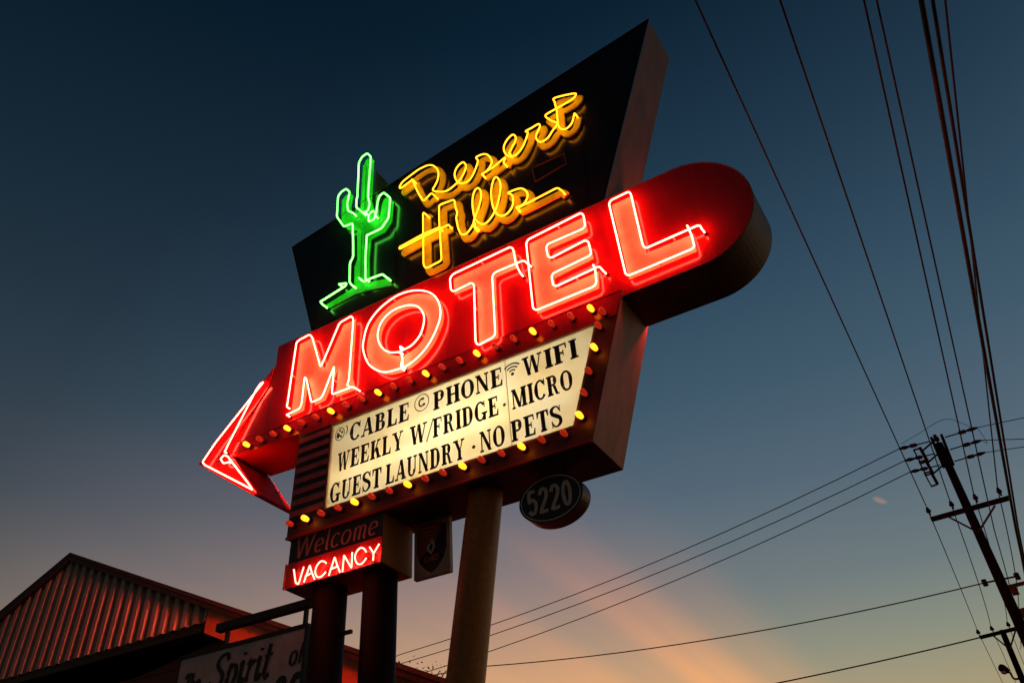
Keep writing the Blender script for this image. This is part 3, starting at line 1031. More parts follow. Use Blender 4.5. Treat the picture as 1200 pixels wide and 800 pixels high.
vt = [zv([(195, 375), (212, 500), (238, 512), (288, 350)]), zv([(288, 495), (345, 335), (362, 400), (390, 468)]), zv([(300, 440), (352, 412)]),
      zv([(500, 318), (480, 300), (445, 300), (408, 345), (395, 400), (412, 442), (440, 445), (470, 425), (495, 395)]),
      zv([(522, 432), (578, 258), (600, 330), (628, 402)]), zv([(540, 372), (598, 348)]),
      zv([(650, 398), (665, 240), (735, 362), (742, 215)]),
      zv([(875, 212), (850, 178), (815, 175), (780, 215), (768, 265), (785, 315), (820, 325), (850, 300), (875, 265)]),
      zv([(905, 165), (942, 222), (938, 292)]), zv([(995, 135), (945, 220)])]
cvs = (0, 0, 0, 1, 0, 0, 0, 1, 0, 0)
for L, cv in zip(vt, cvs):
    neon('vacancy_tube', L, neon_sign, vac, YV, FV, curve=bool(cv), rad=.012, r=.0068, ends=(False, False))
    for q_ in (L[0], L[-1]):
        v = at(q_, YV)
        t = MB()
        t.tube([(v.x, YV, v.z), (v.x, FV - .006, v.z)], .0045, 6)
        t.build('tube_support', socket_mat, vac)

# --- three support poles
p1 = at((383.5, 745), D + .25)
p2 = at((443.5, 740), D + .25)
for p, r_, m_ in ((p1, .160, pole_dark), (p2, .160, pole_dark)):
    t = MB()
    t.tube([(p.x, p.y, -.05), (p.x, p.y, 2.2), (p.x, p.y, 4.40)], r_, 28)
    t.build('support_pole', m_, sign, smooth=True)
pa, pb = at((569, 575), D + .29), at((545, 800), D + .29)
dx = (pa.x - pb.x) / (pa.z - pb.z)
t = MB()
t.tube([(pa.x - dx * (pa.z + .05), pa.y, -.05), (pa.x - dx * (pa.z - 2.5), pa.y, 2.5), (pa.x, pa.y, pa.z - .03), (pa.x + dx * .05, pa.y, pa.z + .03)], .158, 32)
t.build('support_pole', pole_lamplit, sign, smooth=True)

# ============================================================ hanging plaques
yo = D + .20
oc = xz((645, 583), yo)
num = thing('address_sign', 'black oval drum sign reading 5220 hung under the lit reader board', 'address sign', (oc[0], yo, oc[1]))
a_, b_ = .305, .208
t = MB()
t.prism(circle(oc[0], oc[1], a_, b_, 48), yo, yo + .15, 0, 1)
drum = t.build('drum', [num_black, num_rim], num)
t = MB()
t.ribbon(circle(oc[0], oc[1], a_ - .022, b_ - .020, 48), .010, yo - .003, closed=True, rise=0)
t.build('rim_line', num_grey, drum)
t = MB()
set_lower(t, '5220', oc[0] - .215, oc[0] + .205, oc[1] - .105, .21, yo - .003, .034, gap=.13, contrast=.15)
t.build('numerals', num_grey, drum)
t = MB()
for dx_ in (-.12, .12):
    t.tube([(oc[0] + dx_, yo + .1, oc[1] + b_ - .03), (oc[0] + dx_, yo + .1, 4.849)], .014, 8)
t.build('hanger', iron, num)

ys = D + .44
q = [xz(p, ys) for p in ((485.3, 612), (526, 603), (528, 669.5), (485, 679))]
sx0, sx1, sz0, sz1 = -4.292, -3.889, 4.316, 4.846
sh = thing('shield_plaque', 'square grey plaque with a dark shield hung beside the vacancy box', 'plaque', (-4.09, ys, sz0))
t = MB()
t.prism(rect(sx0, sz0, sx1, sz1), ys, ys + .05)
bd = t.build('board', shield_back, sh, bevel=.004)
mx_ = (sx0 + sx1) / 2
Sp = [(sx0 + .035, sz1 - .075), (mx_ - .10, sz1 - .045), (mx_, sz1 - .035), (mx_ + .10, sz1 - .045), (sx1 - .035, sz1 - .075), (sx1 - .035, sz0 + .24), (sx1 - .07, sz0 + .14), (mx_ + .06, sz0 + .06), (mx_, sz0 + .028), (mx_ - .06, sz0 + .06), (sx0 + .07, sz0 + .14), (sx0 + .035, sz0 + .24)]
t = MB()
t.poly(Sp, ys - .003)
t.build('shield', shield_dark, bd)
t = MB()
t.poly([Sp[0], Sp[1], Sp[2], Sp[3], (Sp[4][0] - .03, Sp[4][1]), (mx_ + .03, sz0 + .29), (sx0 + .06, sz0 + .17), (sx0 + .04, sz0 + .25)], ys - .0055)
t.build('shield_field', shield_red, bd)
t = MB()
for i, (wd, zz) in enumerate(((.19, .445), (.17, .405), (.13, .37))):
    t.poly(rect(mx_ - .03 - wd / 2, sz0 + zz, mx_ - .03 + wd / 2, sz0 + zz + .012), ys - .009)
t.build('shield_stripes', shield_orange, bd)
t = MB()
set_lower(t, 'CABS', mx_ - .075, mx_ + .085, sz0 + .135, .045, ys - .009, .011, contrast=.1)
t.build('shield_lettering', shield_orange, bd)
t = MB()
t.poly([(mx_ - .05, sz0 + .24), (mx_, sz0 + .195), (mx_ + .045, sz0 + .25), (mx_ + .035, sz0 + .31), (mx_ + .005, sz0 + .345), (mx_ - .012, sz0 + .30), (mx_ - .045, sz0 + .29)], ys - .009)
t.poly([(mx_ - .025, sz0 + .25), (mx_ + .005, sz0 + .225), (mx_ + .02, sz0 + .27), (mx_, sz0 + .30)], ys - .011, 1)
t.build('shield_emblem', [shield_grey, shield_dark], bd)
t = MB()
t.ribbon([(a, b) for a, b in grow(Sp, .010)], .010, ys - .0025, closed=True, rise=0)
t.build('shield_outline', mat('pale shield outline', (0.75, 0.62, 0.58), .5), bd)
t = MB()
for x in (sx0 + .09, sx1 - .09):
    t.bar((x, ys + .025, sz1 - .01), (x, ys + .025, 4.865), .02, .02)
t.build('hanger', iron, sh)

# the lettered board on its bracket
yp = D + .25
spt = xz((215, 771), yp)
sx_a, sx_b = spt[0], xz((360.5, 738), yp)[0]
szt_ = (spt[1] + xz((360.5, 738), yp)[1]) / 2
sp = thing('hanging_sign', 'weathered white board lettered The Spirit of in black script, hung from an iron bracket', 'hanging sign', (sx_a, yp, szt_ - 1.0))
t = MB()
t.prism(rect(sx_a, szt_ - 1.0, sx_b, szt_), yp - .025, yp + .025)
sbd = t.build('board', spirit_white, sp, bevel=.003)
t = MB()
t.ring(rect(sx_a - .02, szt_ - 1.02, sx_b + .02, szt_ + .035), rect(sx_a + .004, szt_ - .996, sx_b - .004, szt_ - .004), yp - .035, yp + .035)
t.build('frame', iron, sp)
zz = lambda p: xz(p, yp)
YW = yp - .029
t = MB()
a, b = zz((217, 795)), zz((240, 797))
set_lower(t, 'The', a[0] + .02, zz((238.5, 790))[0], szt_ - .36, .20, YW, .040, slant=.14, gap=.04, contrast=.35)
set_lower(t, 'Spirit', zz((251, 785))[0], zz((326, 770))[0] - .06, szt_ - .355, .30, YW, .050, slant=.16, gap=.02, contrast=.45)
set_lower(t, 'of', zz((341, 778))[0], zz((357, 772))[0], szt_ - .30, .18, YW, .032, slant=.12, gap=.03, contrast=.4)
t.build('lettering', spirit_black, sbd)
t = MB()
zn = at((340, 790.5), yp).z
set_lower(t, '86', zz((323, 798))[0], zz((353.5, 795))[0], zn - .30, .29, YW, .062, slant=.14, gap=.14, contrast=.35)
t.build('numerals', spirit_black, sbd)
t = MB()
a, b = at((256, 736), yp), at((368, 705.5), yp)
zb_ = (a.z + b.z) / 2
t.bar((a.x, yp, zb_), (p1.x - .1, yp, zb_), .07, .075)
t.build('bracket_arm', iron, sp)
for px in ((266.5, 745), (358.5, 722)):
    v = at(px, yp)
    t = MB()
    t.bar((v.x, yp, szt_ + .02), (v.x, yp, zb_), .035, .035)
    t.build('hanger', iron, sp)
# stub bracket on the other side of that pole
v = at((403, 741.5), yp)
t = MB()
t.bar((p1.x + .15, yp, v.z), (p1.x + .185 + .10, yp, v.z), .03, .03)
tag(t.build('pipe_stub', iron), 'short black pipe stub sticking out of the left support pole', 'pipe stub')

# ==================================================================== building
yb = 6.9
kb = yb / 8.0
ax, az, sl = -13.17 * kb, 1.6 + 5.724 * kb, .412
bld = thing('gabled_building', 'low gabled building with corrugated metal gable and board coloured as orange-lit soffit behind the sign', 'building', (ax, 12, 0))
roofz = lambda x: az - sl * abs(x - ax)
xr, xl = -3.2 * kb, -23.1 * kb
zg = 1.6 + 3.86 * kb
th = .20
for s, xe in ((1, xr), (-1, xl)):
    t = MB()
    pl = [(ax, az), (xe, roofz(xe)), (xe, roofz(xe) - .05), (ax, az - .05)]
    t.prism(pl, yb - .004, 22)
    t.build('roof', roof_mat, bld)
    t = MB()
    pl = [(ax, az - .053), (xe, roofz(xe) - .053), (xe, roofz(xe) - .115), (ax, az - (.115 if s > 0 else .17))]
    if s < 0:
        pl[2] = (xe, roofz(xe) - .17)
    t.prism(pl, yb, yb + .05)
    t.build('rake_board', rake_paint, bld)
# corrugated gable sheet
t = MB()
x, prof = ax - 7.0, []
xend = -9.36 * kb
per = .205
while x < xend:
    for dx_, dy_ in ((0, 0), (.080, 0), (.108, .062), (.172, .062)):
        if x + dx_ < xend:
            prof.append((x + dx_, dy_))
    x += per
prof.append((xend, 0))
yw = yb + .045
vs, fs = [], []
for x, dy_ in prof:
    vs += [(x, yw + dy_, zg), (x, yw + dy_, roofz(x) - .055)]
for i in range(len(prof) - 1):
    fs.append((2 * i, 2 * i + 2, 2 * i + 3, 2 * i + 1))
t.flat = True
t.add(vs, fs)
t.build('gable_sheet', corr_metal, bld)
# beam under the sheet and its end post
t = MB()
t.box(((ax - 7 + xend) / 2, yb + .20, zg - .045), (xend - ax + 7, .22, .10))
t.build('gable_beam', rake_paint, bld)
# upright board for the sloping soffit, its orange light put into the colour
t = MB()
x0, x1 = xend + .03, xr - .25
k0 = .09
t.prism([(x0, roofz(x0) - k0), (x1, roofz(x1) - k0), (x1, roofz(x1) - k0 - .30), (x0, roofz(x0) - k0 - .30)], yb + .03, yb + .09)
t.build('lit_soffit_board', lit_soffit_paint, bld)
# walls
t = MB()
for i in range(24):
    pass
wall_poly = [(ax - 7.4, 0), (xr - .5, 0), (xr - .5, roofz(xr - .5) - .12), (xend, roofz(xend) - .12), (xend, zg - .1), (ax - 7.4, zg - .1 if roofz(ax - 7.4) > zg else roofz(ax - 7.4) - .12)]
t.prism(wall_poly, yb + .40, 21.5)
t.build('wall', siding, bld)
t = MB()
zz_ = .2
while zz_ < zg - .15:
    xe = min(xr - .55, ax + (az - zz_ - .75) / sl)
    t.box(((ax - 7.3 + xe) / 2, yb + .392, zz_), (xe - ax + 7.3, .016, .02))
    zz_ += .2
t.build('clapboard_edge', siding, bld)

# leaves showing above the roof
tr = thing('small_tree', 'sparse treetop poking up behind the roof edge between the poles', 'tree')
tc_ = at((502, 790), 26)
tr.location = (tc_.x, 26, 0)
t = MB()
t.tube([(tc_.x, 26, 0), (tc_.x + .05, 26, tc_.z * .5), (tc_.x - .03, 26, tc_.z - .6)], [.16, .11, .05], 10)
for k in range(9):
    a = random.uniform(0, 6.28)
    l = random.uniform(.5, 1.1)
    t.tube([(tc_.x, 26, tc_.z - 1.2 + .08 * k), (tc_.x + l * math.cos(a) * .6, 26 + l * math.sin(a), tc_.z - .6 + .1 * k), (tc_.x + l * math.cos(a), 26 + l * math.sin(a) * 1.2, tc_.z - .25 + .07 * random.random() * 6)], [.03, .018, .006], 6)
t.build('trunk', bark, tr)
t = MB()
t.flat = True
for k in range(520):
    a, b = random.uniform(0, 6.28), random.gauss(0, .45)
    c = Vector((tc_.x + random.gauss(0, .55), 26 + random.gauss(0, .7), tc_.z - .55 + b))
    if c.z > tc_.z + .30:
        continue
    u = Vector((random.gauss(0, 1), random.gauss(0, 1), random.gauss(0, 1))).normalized() * random.uniform(.03, .075)
    w = u.orthogonal().normalized() * u.length * .5
    t.add([c - u, c + w, c + u, c - w], [(0, 1, 2, 3)])
t.build('crown', leaf_mat, tr)

# =============================================================== utility poles
def insulator(mb, p, h=.16, r=.045):
    p = Vector(p)
    mb.tube([p, p + Vector((0, 0, h * .35)), p + Vector((0, 0, h * .4)), p + Vector((0, 0, h * .7)), p + Vector((0, 0, h * .75)), p + Vector((0, 0, h))], [.02, .02, r, r, r * .7, r * .6], 8)


Y1 = 20.0
up1 = thing('utility_pole', 'near wooden utility pole with a two-sided equipment rack at its top', 'utility pole', (.47, Y1, 0), 'utility poles along the street')
top1, low1 = at((1100, 519.5), Y1), at((1199, 740), Y1)
k1 = (top1.x - low1.x) / (top1.z - low1.z)
px1 = lambda z: top1.x - k1 * (top1.z - z)
t = MB()
t.tube([(px1(-.2), Y1, -.2), (px1(5), Y1, 5), (px1(top1.z), Y1, top1.z)], [.15, .112, .082], 14)
t.build('shaft', pole_wood, up1, smooth=True)
ca, cb = at((1090.8, 608.5), Y1 - .14), at((1183, 583), Y1 - .14)
zca = (ca.z + cb.z) / 2
t = MB()
t.bar(ca, cb, .08, .085)
t.build('crossarm', pole_wood, up1)
for px_a in ((1112, 605.5), (1166, 592)):
    a = at(px_a, Y1 - .20)
    t = MB()
    t.bar(a, (px1(zca - .62), Y1 - .13, zca - .50), .022, .034)
    t.build('crossarm_brace', iron, up1)
arm_ins = []
for px_a in ((1091.5, 606), (1118.8, 598.5), (1147, 590.5), (1175, 583)):
    a = at(px_a, Y1 - .14)
    t = MB()
    insulator(t, a + Vector((0, 0, .05)), .17, .05)
    t.build('insulator', ins_mat, up1)
    arm_ins.append(a + Vector((0, 0, .22)))
# rack: two arms set front to back, one each side of the pole
racks = []
for pa_, pb_, side in (((1088.5, 523.5), (1104, 561), -1), ((1098, 514), (1120.5, 545), 1)):
    a = at(pa_, Y1)
    xx = top1.x + side * .105
    y_a, y_b = Y1 - .75, Y1 + .85
    zr = top1.z - .18 - (.0 if side < 0 else 0)
    t = MB()
    t.bar((xx, y_a, zr), (xx, y_b, zr), .055, .085)
    t.build('rack_arm', pole_wood, up1)
    ends = []
    for k in range(3):
        y_ = y_a + .12 + (y_b - y_a - .24) * k / 2
        tip = Vector((xx + side * .72, y_, zr + .02))
        t = MB()
        P = [Vector((xx + side * .05, y_, zr)), tip]
        t.tube([P[0], P[0].lerp(P[1], .4), P[0].lerp(P[1], .45), P[0].lerp(P[1], .62), P[0].lerp(P[1], .65), P[0].lerp(P[1], .8), P[0].lerp(P[1], .83), P[1]],
               [.015, .015, .045, .045, .02, .045, .045, .02], 8)
        t.build('insulator', ins_mat, up1)
        ends.append(tip)
        if side < 0:
            t = MB()
            b0 = Vector((xx - .30, y_ + .05, zr - .05))
            t.tube([b0, b0 + Vector((.02, 0, -.34))], .035, 8)
            t.bar(b0 + Vector((-.14, 0, -.02)), b0 + Vector((-.12, 0, -.36)), .03, .03)
            t.bar(b0 + Vector((-.15, 0, -.02)), b0 + Vector((.02, 0, -.02)), .03, .03)
            t.bar(b0 + Vector((-.13, 0, -.36)), b0 + Vector((.03, 0, -.34)), .03, .03)
            t.bar(b0 + Vector((0, 0, -.1)), (xx, y_ + .05, zr), .03, .03)
            t.build('fuse_cutout', ins_mat, up1)
    racks.append(ends)
t = MB()
insulator(t, (px1(top1.z), Y1, top1.z - .02), .24, .06)
t.build('top_insulator', ins_mat, up1)
t = MB()
t.tube(spline([racks[0][0] + Vector((.1, 0, .1)), Vector((top1.x - .3, Y1, top1.z + .35)), Vector((top1.x + .35, Y1 - .2, top1.z + .42)), racks[1][0] + Vector((-.1, 0, .05))], 6), .006, 5)
t.tube(spline([racks[1][0], racks[1][0] + Vector((.05, .3, -.25)), racks[1][1]], 5), .006, 5)
t.build('jumper', wire_mat, up1)
lowp = at((1166, 680), Y1)
t = MB()
t.tube([(px1(lowp.z) - .28, Y1, lowp.z), (px1(lowp.z) + .34, Y1, lowp.z)], .018, 6)
for dx_ in (-.28, .32):
    t.tube([(px1(lowp.z) + dx_, Y1, lowp.z - .06), (px1(lowp.z) + dx_, Y1, lowp.z + .06)], [.05, .05], 8)
t.build('spool_bracket', ins_mat, up1)
for px_a, px_b in (((1184, 687), (1206, 677)), ((1187, 717), (1208, 711))):
    a, b = at(px_a, Y1), at(px_b, Y1)
    t = MB()
    t.bar((px1(a.z), Y1, a.z), (b.x, Y1, a.z + .02), .05, .06)
    t.box((px1(a.z) + .16, Y1, a.z - .09), (.12, .1, .14))
    t.build('side_bracket', iron, up1)

Y2 = 38.0
top2, low2 = at((1174.2, 738), Y2), at((1199, 798), Y2)
up2 = thing('utility_pole', 'farther utility pole carrying the street lamp, lower in the corner', 'utility pole', (top2.x, Y2, 0), 'utility poles along the street')
k2 = (top2.x - low2.x) / (top2.z - low2.z)
px2 = lambda z: top2.x - k2 * (top2.z - z)
t = MB()
t.tube([(px2(-.2), Y2, -.2), (px2(5), Y2, 5), (top2.x, Y2, top2.z)], [.155, .13, .10], 12)
t.build('shaft', pole_wood, up2, smooth=True)
c2a, c2b = at((1148, 746.6), Y2 - .16), at((1199, 734), Y2 - .16)
t = MB()
t.bar(c2a, c2b, .10, .11)
t.build('crossarm', pole_wood, up2)
arm2 = []
zc2 = (c2a.z + c2b.z) / 2
for u in (.02, .34, .72, .97):
    a = c2a.lerp(c2b, u)
    t = MB()
    insulator(t, a + Vector((0, 0, .05)), .22, .07)
    t.build('insulator', ins_mat, up2)
    arm2.append(a + Vector((0, 0, .27)))
for px_a in ((1164, 744.5), (1190, 738.5)):
    a = at(px_a, Y2 - .2)
    t = MB()
    t.bar(a, (px2(zc2 - .6), Y2 - .2, zc2 - .6), .035, .05)
    t.build('crossarm_brace', iron, up2)
lm = thing('street_lamp', 'unlit cobra-head street lamp on a curved arm off the farther pole', 'street lamp', at((1196, 793), Y2))
t = MB()
A = [at(p, Y2 - .2) for p in ((1197, 793), (1192, 795), (1187.5, 794), (1184.5, 789), (1181.5, 786))]
t.tube(spline(A, 4), .035, 8)
t.build('arm', iron, lm)
t = MB()
h0, h1 = at((1183, 786.5), Y2 - .2), at((1170, 780.5), Y2 - .2)
t.tube([h0, h0.lerp(h1, .2), h0.lerp(h1, .6), h0.lerp(h1, .9), h1], [.06, .11, .15, .12, .05], 10)
t.build('lamp_head', iron, lm)
lens = MB()
mid = h0.lerp(h1, .62)
lens.tube([mid + Vector((0, 0, -.10)), mid + Vector((0, 0, -.16)), mid + Vector((0, 0, -.19))], [.12, .10, .03], 10)
lens.build('lens', glass_grey, lm)


def wire(label, pts, r, group='overhead wires', sag=0.0, sub=10):
    P = [Vector(p) for p in pts]
    Q = []
    for i in range(len(P) - 1):
        for k in range(sub):
            u = k / sub
            v = P[i].lerp(P[i + 1], u)
            s = sag[i] if isinstance(sag, (list, tuple)) else sag
            v.z -= s * 4 * u * (1 - u)
            Q.append(v)
    Q.append(P[-1])
    t = MB()
    t.tube(Q, r, 6)
    o = t.build('power_line', wire_mat, smooth=True)
    tag(o, label, 'power line', group)
    return o


def over(px, z):
    """where the sight line through px reaches height z"""
    a = at(px, 1.0)
    u = (z - EYE) / (a.z - EYE)
    return Vector((a.x * u, u, z))


def run(px_top, hgt, arm, nxt, label, r, far=None, sag1=.35):
    o = over(px_top, hgt)
    d = (o - arm)
    back_ = o + Vector((d.x, d.y, d.z)) * (18.0 / max(-d.y, 1))
    pts = [back_, o, arm]
    sg = [0, 0]
    if nxt is not None:
        pts.append(nxt)
        sg.append(sag1)
    if far is not None:
        pts.append(far)
        sg.append(0.2)
    return wire(label, pts, r, sag=sg)


far2 = [v + Vector((-.2, 30, -.3)) for v in arm2]
run((812, -6), 9.0, arm_ins[0], arm2[0], 'thin overhead wire on the outermost left insulator of the near pole', .012, far2[0])
run((912, -6), 9.0, arm_ins[1], arm2[1], 'thin overhead wire on the second insulator, just left of the near pole shaft', .012, far2[1])
run((1011, -6), 9.0, arm_ins[2], arm2[2], 'thin overhead wire on the first insulator right of the near pole shaft', .012, far2[2])
run((1107, -6), 9.0, arm_ins[3], arm2[3], 'thin overhead wire on the outermost right insulator of the near pole', .012, far2[3])
pa_ = at((1165, 620), Y1 - .3)
run((1026, -6), 9.0, pa_, at((1196, 760), Y2), 'thin wire crossing in front of the near crossarm without touching it', .011)
a = at((1190.5, 620), Y1 - .4)
run((1078.5, -6), 8.0, a, at((1206, 760), Y1 + 12), 'thick cable bundle sweeping past the right tip of the near crossarm', .025)
run((1092, -6), 8.2, a + Vector((.05, .05, .03)), at((1207, 765), Y1 + 12), 'second thick cable running close beside the thick cable bundle', .018)
# crossing lines to the left
for e, pxm, lab in ((racks[0][0], (470, 766), 'crossing line from the front insulator of the rack, topmost of the three to the left'),
                    (racks[0][1], (470, 777), 'crossing line from the middle insulator of the rack, between two others'),
                    (racks[0][2], (470, 796), 'crossing line from the rear insulator of the rack, lowest of the three to the left')):
    f_ = at(pxm, 20)
    d_ = (f_ - e)
    wire(lab, [e, f_, f_ + d_ * .5], .011, sag=[.30, 0])
for e, pxm, lab in ((racks[1][0], (1210, 487), 'crossing line leaving the rack to the right, highest of three'),
                    (racks[1][1], (1210, 514), 'crossing line leaving the rack to the right, middle of three'),
                    (racks[1][2], (1210, 522), 'crossing line leaving the rack to the right, lowest of three')):
    f_ = at(pxm, Y1 + .1)
    d_ = (f_ - e)
    wire(lab, [e, f_, f_ + d_ * 8], .010)
f_ = at((570, 780), 19)
s_ = Vector((px1(lowp.z) - .28, Y1, lowp.z))
wire('lone sagging line from the spool bracket low on the near pole', [s_, f_, f_ + (f_ - s_) * .4], .012, sag=[.22, 0], sub=16)
t_a = c2a + Vector((0, 0, 0))
f_ = at((905, 801), 36)
wire('service line dropping left from the farther pole crossarm', [t_a, f_, f_ + (f_ - t_a) * 1.2 + Vector((0, 0, -.1))], .024, sag=[.04, 0])

# =================================================================== the ground
def sheet(name, x0, y0, x1, y1, z, m):
    t = MB()
    t.flat = True
    t.add([(x0, y0, z), (x1, y0, z), (x1, y1, z), (x0, y1, z)], [(0, 1, 2, 3)])
    return struct(t.build(name, m))


sheet('ground', -400, -400, 400, 400, -.004, dirt_mat)
sheet('parking_lot', -60, -30, 1.4, 60, .004, asphalt)
t = MB()
t.box((1.9, 11, .06), (1.0, 120, .14))
struct(t.build('pavement', concrete))
sheet('road', 2.5, -120, 12.5, 200, .004, asphalt)
t = MB()
t.flat = True
for yy in range(-60, 120, 6):
    t.add([(7.43, yy, .010), (7.57, yy, .010), (7.57, yy + 3, .010), (7.43, yy + 3, .010)], [(0, 1, 2, 3)])
struct(t.build('road_marking', paint_line))

# ========================================================================= sky
w = bpy.data.worlds.new('World')
sc.world = w
w.use_nodes = True
nt = w.node_tree
nt.nodes.clear()
N = lambda k: nt.nodes.new(k)
L = nt.links.new
SUN_AZ = math.atan2(-.03, 1.0)       # almost straight up the street
SUN_EL = R(1.0)
out = N('ShaderNodeOutputWorld')
tc = N('ShaderNodeTexCoord')
nrm = N('ShaderNodeVectorMath')
nrm.operation = 'NORMALIZE'
L(tc.outputs['Generated'], nrm.inputs[0])


def dot(v):
    d = N('ShaderNodeVectorMath')
    d.operation = 'DOT_PRODUCT'
    L(nrm.outputs[0], d.inputs[0])
    d.inputs[1].default_value = v
    return d.outputs['Value']


def math_(op, a, b=None, c=None, clamp=False):
    m = N('ShaderNodeMath')
    m.operation = op
    m.use_clamp = clamp
    for i, v in enumerate((a, b, c)):
        if v is None:
            continue
        if isinstance(v, (int, float)):
            m.inputs[i].default_value = v
        else:
            L(v, m.inputs[i])
    return m.outputs[0]


def ramp(fac, stops, interp='EASE'):
    r = N('ShaderNodeValToRGB')
    cr = r.color_ramp
    cr.interpolation = interp
    while len(cr.elements) < len(stops):
        cr.elements.new(0.5)
    for e_, (p, c) in zip(cr.elements, stops):
        e_.position = p
        e_.color = (*c, 1)
    L(fac, r.inputs['Fac'])
    return r.outputs['Color']


sky = N('ShaderNodeTexSky')
sky.sky_type = 'NISHITA'
sky.sun_disc = False
sky.sun_elevation = SUN_EL
sky.sun_rotation = SUN_AZ
sky.air_density = 1.2
sky.dust_density = 1.5
sky.ozone_density = 2.0

zup = dot((0, 0, 1))
S = Vector((-.03, 1, -.01)).normalized()
U = Vector((1, .03, 0)).normalized()
V = U.cross(S).normalized()
if V.z < 0:
    V = -V
ds = dot(S)
du = dot(U)
dv = dot(V)
base = ramp(zup, [(0.0, s2l((205, 150, 90))), (.20, s2l((172, 160, 126))), (.25, s2l((143, 149, 132))), (.31, s2l((114, 128, 131))), (.41, s2l((87, 107, 123))), (.50, s2l((68, 94, 112))), (.59, s2l((54, 80, 100))), (.70, s2l((38, 65, 86))), (.85, s2l((14, 45, 67))), (1.0, s2l((10, 32, 50)))], 'LINEAR')
# brightness added to the unseen sky on the right, to light right-hand faces
dsx = math_('ADD', ds, math_('MULTIPLY', math_('MAXIMUM', math_('SUBTRACT', du, 0.22), 0.0), 0.75))
side = ramp(dsx, [(0.0, (.22, .22, .22)), (.11, (.35, .36, .37)), (.17, (.40, .40, .40)), (.40, (.53, .47, .46)), (.62, (.80, .75, .74)), (.80, (.97, .98, .98)), (1.0, (1.0, 1.0, 1.0))], 'LINEAR')
mul = N('ShaderNodeMix')
mul.data_type = 'RGBA'
mul.blend_type = 'MULTIPLY'
mul.inputs['Factor'].default_value = 1
L(base, mul.inputs['A'])
L(side, mul.inputs['B'])
# sunset rays fanning out from the point where the sun went down
ang = math_('ARCTAN2', dv, math_('MULTIPLY', du, -1.0))      # 0 = towards -X, up = 90 deg
angd = math_('MULTIPLY', ang, 180 / math.pi)
f01 = math_('DIVIDE', angd, 90.0)
wob = N('ShaderNodeTexNoise')
wob.inputs['Scale'].default_value = 5.0
wob.inputs['Detail'].default_value = 3
L(nrm.outputs[0], wob.inputs['Vector'])
f01 = math_('ADD', f01, math_('MULTIPLY', math_('SUBTRACT', wob.outputs['Fac'], 0.5), 0.03))
stv = N('ShaderNodeCombineXYZ')
L(math_('MULTIPLY', f01, 26.0), stv.inputs[0])
L(math_('MULTIPLY', ds, 2.5), stv.inputs[1])
stn = N('ShaderNodeTexNoise')
stn.inputs['Scale'].default_value = 1.0
stn.inputs['Detail'].default_value = 2
L(stv.outputs[0], stn.inputs['Vector'])
streak = math_('ADD', 0.72, math_('MULTIPLY', stn.outputs['Fac'], 0.56))
rays = ramp(f01, [(0.0, (.70,) * 3), (.30, (.78,) * 3), (.395, (.84,) * 3), (.430, (.60,) * 3), (.450, (.64,) * 3), (.485, (.98,) * 3), (.515, (.88,) * 3), (.58, (.34,) * 3), (.70, (.04,) * 3), (1.0, (0, 0, 0))], 'EASE')
low = ramp(zup, [(0.0, (1,) * 3), (.22, (1,) * 3), (.30, (.78,) * 3), (.42, (.34,) * 3), (.52, (.06,) * 3), (.6, (0, 0, 0))], 'EASE')
near = ramp(ds, [(.18, (0.0,) * 3), (.40, (0.08,) * 3), (.62, (.48,) * 3), (.85, (.9,) * 3), (1.0, (1,) * 3)], 'LINEAR')
wf = math_('MULTIPLY', math_('MULTIPLY', math_('MULTIPLY', rays, low), near), streak, clamp=True)
warm = ramp(zup, [(0.0, s2l((235, 140, 80))), (.22, s2l((255, 182, 120))), (.34, s2l((196, 144, 128))), (.5, s2l((120, 105, 115)))], 'LINEAR')
mx = N('ShaderNodeMix')
mx.data_type = 'RGBA'
L(wf, mx.inputs['Factor'])
L(mul.outputs['Result'], mx.inputs['A'])
L(warm, mx.inputs['B'])
# one scrap of cloud still catching the light
cv_ = at((1031, 586), 1.0) - Vector((0, 0, EYE))
cv_.normalize()
cu_ = Vector(tuple(CAM[0])).normalized()
cu_ = (cu_ - cv_ * cu_.dot(cv_)).normalized()
cw_ = cu_.cross(cv_)
ca_, cb_ = (cu_ * .93 - cw_ * .36), (cu_ * .36 + cw_ * .93)
e1 = math_('POWER', math_('DIVIDE', dot(ca_), .0085), 2)
e2 = math_('POWER', math_('DIVIDE', dot(cb_), .0038), 2)
wn = N('ShaderNodeTexNoise')
wn.inputs['Scale'].default_value = 160
L(nrm.outputs[0], wn.inputs['Vector'])
cl = math_('SUBTRACT', 1.25, math_('ADD', math_('ADD', e1, e2), math_('MULTIPLY', wn.outputs['Fac'], 0.7)), clamp=True)
cl = math_('MULTIPLY', math_('MULTIPLY', cl, math_('GREATER_THAN', dot(cv_), 0.9)), .8)
mc = N('ShaderNodeMix')
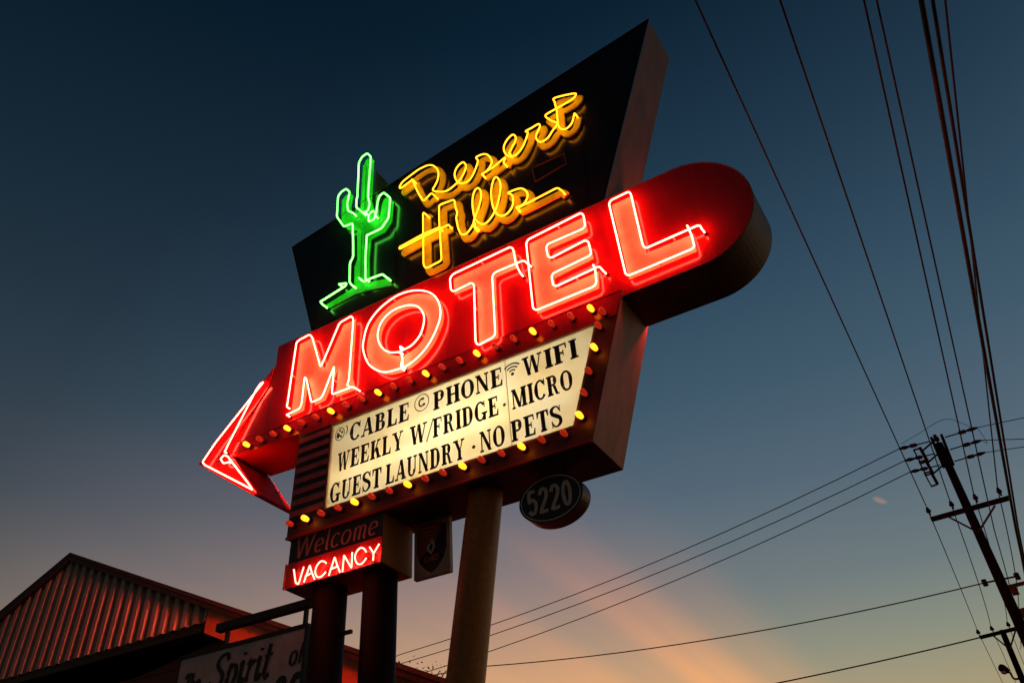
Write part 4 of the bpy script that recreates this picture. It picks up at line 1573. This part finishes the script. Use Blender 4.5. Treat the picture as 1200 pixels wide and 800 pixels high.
mc.data_type = 'RGBA'
L(cl, mc.inputs['Factor'])
L(mx.outputs['Result'], mc.inputs['A'])
mc.inputs['B'].default_value = (*s2l((165, 138, 122)), 1)
bg1 = N('ShaderNodeBackground')
L(mc.outputs['Result'], bg1.inputs['Color'])
bg1.inputs['Strength'].default_value = 0.9
bg2 = N('ShaderNodeBackground')
L(sky.outputs['Color'], bg2.inputs['Color'])
bg2.inputs['Strength'].default_value = 0.004
add = N('ShaderNodeAddShader')
L(bg1.outputs[0], add.inputs[0])
L(bg2.outputs[0], add.inputs[1])
L(add.outputs[0], out.inputs['Surface'])

sl_ = bpy.data.lights.new('sun', 'SUN')
sl_.energy = 0.03
sl_.angle = R(2)
sl_.color = (1, .55, .3)
so_ = bpy.data.objects.new('sun', sl_)
C.objects.link(so_)
sd = Vector((math.sin(SUN_AZ) * math.cos(SUN_EL), math.cos(SUN_AZ) * math.cos(SUN_EL), math.sin(SUN_EL)))
so_.rotation_euler = sd.to_track_quat('Z', 'Y').to_euler()
so_.location = sd * 100

# ====================================================================== camera
cd = bpy.data.cameras.new('camera')
cam = bpy.data.objects.new('camera', cd)
C.objects.link(cam)
m3 = Matrix([[CAM[0][k], -CAM[1][k], -CAM[2][k]] for k in range(3)])
cam.matrix_world = Matrix.Translation((0, 0, EYE)) @ m3.to_4x4()
cd.sensor_fit = 'HORIZONTAL'
cd.sensor_width = 36
cd.lens = 36 * FOC / W0
cd.shift_x = (W0 / 2 - PPX) / W0
cd.shift_y = -(H0 / 2 - PPY) / W0
cd.clip_end = 2000
sc.camera = cam

sc.view_settings.view_transform = 'Standard'
sc.view_settings.look = 'None'
sc.view_settings.gamma = 1
sc.view_settings.exposure = 0
sc.view_settings.use_curve_mapping = False
sc.cycles.use_denoising = True
sc.cycles.max_bounces = 6
sc.cycles.diffuse_bounces = 3
sc.cycles.glossy_bounces = 3
sc.cycles.sample_clamp_indirect = 4
sc.cycles.caustics_reflective = False
sc.cycles.caustics_refractive = False
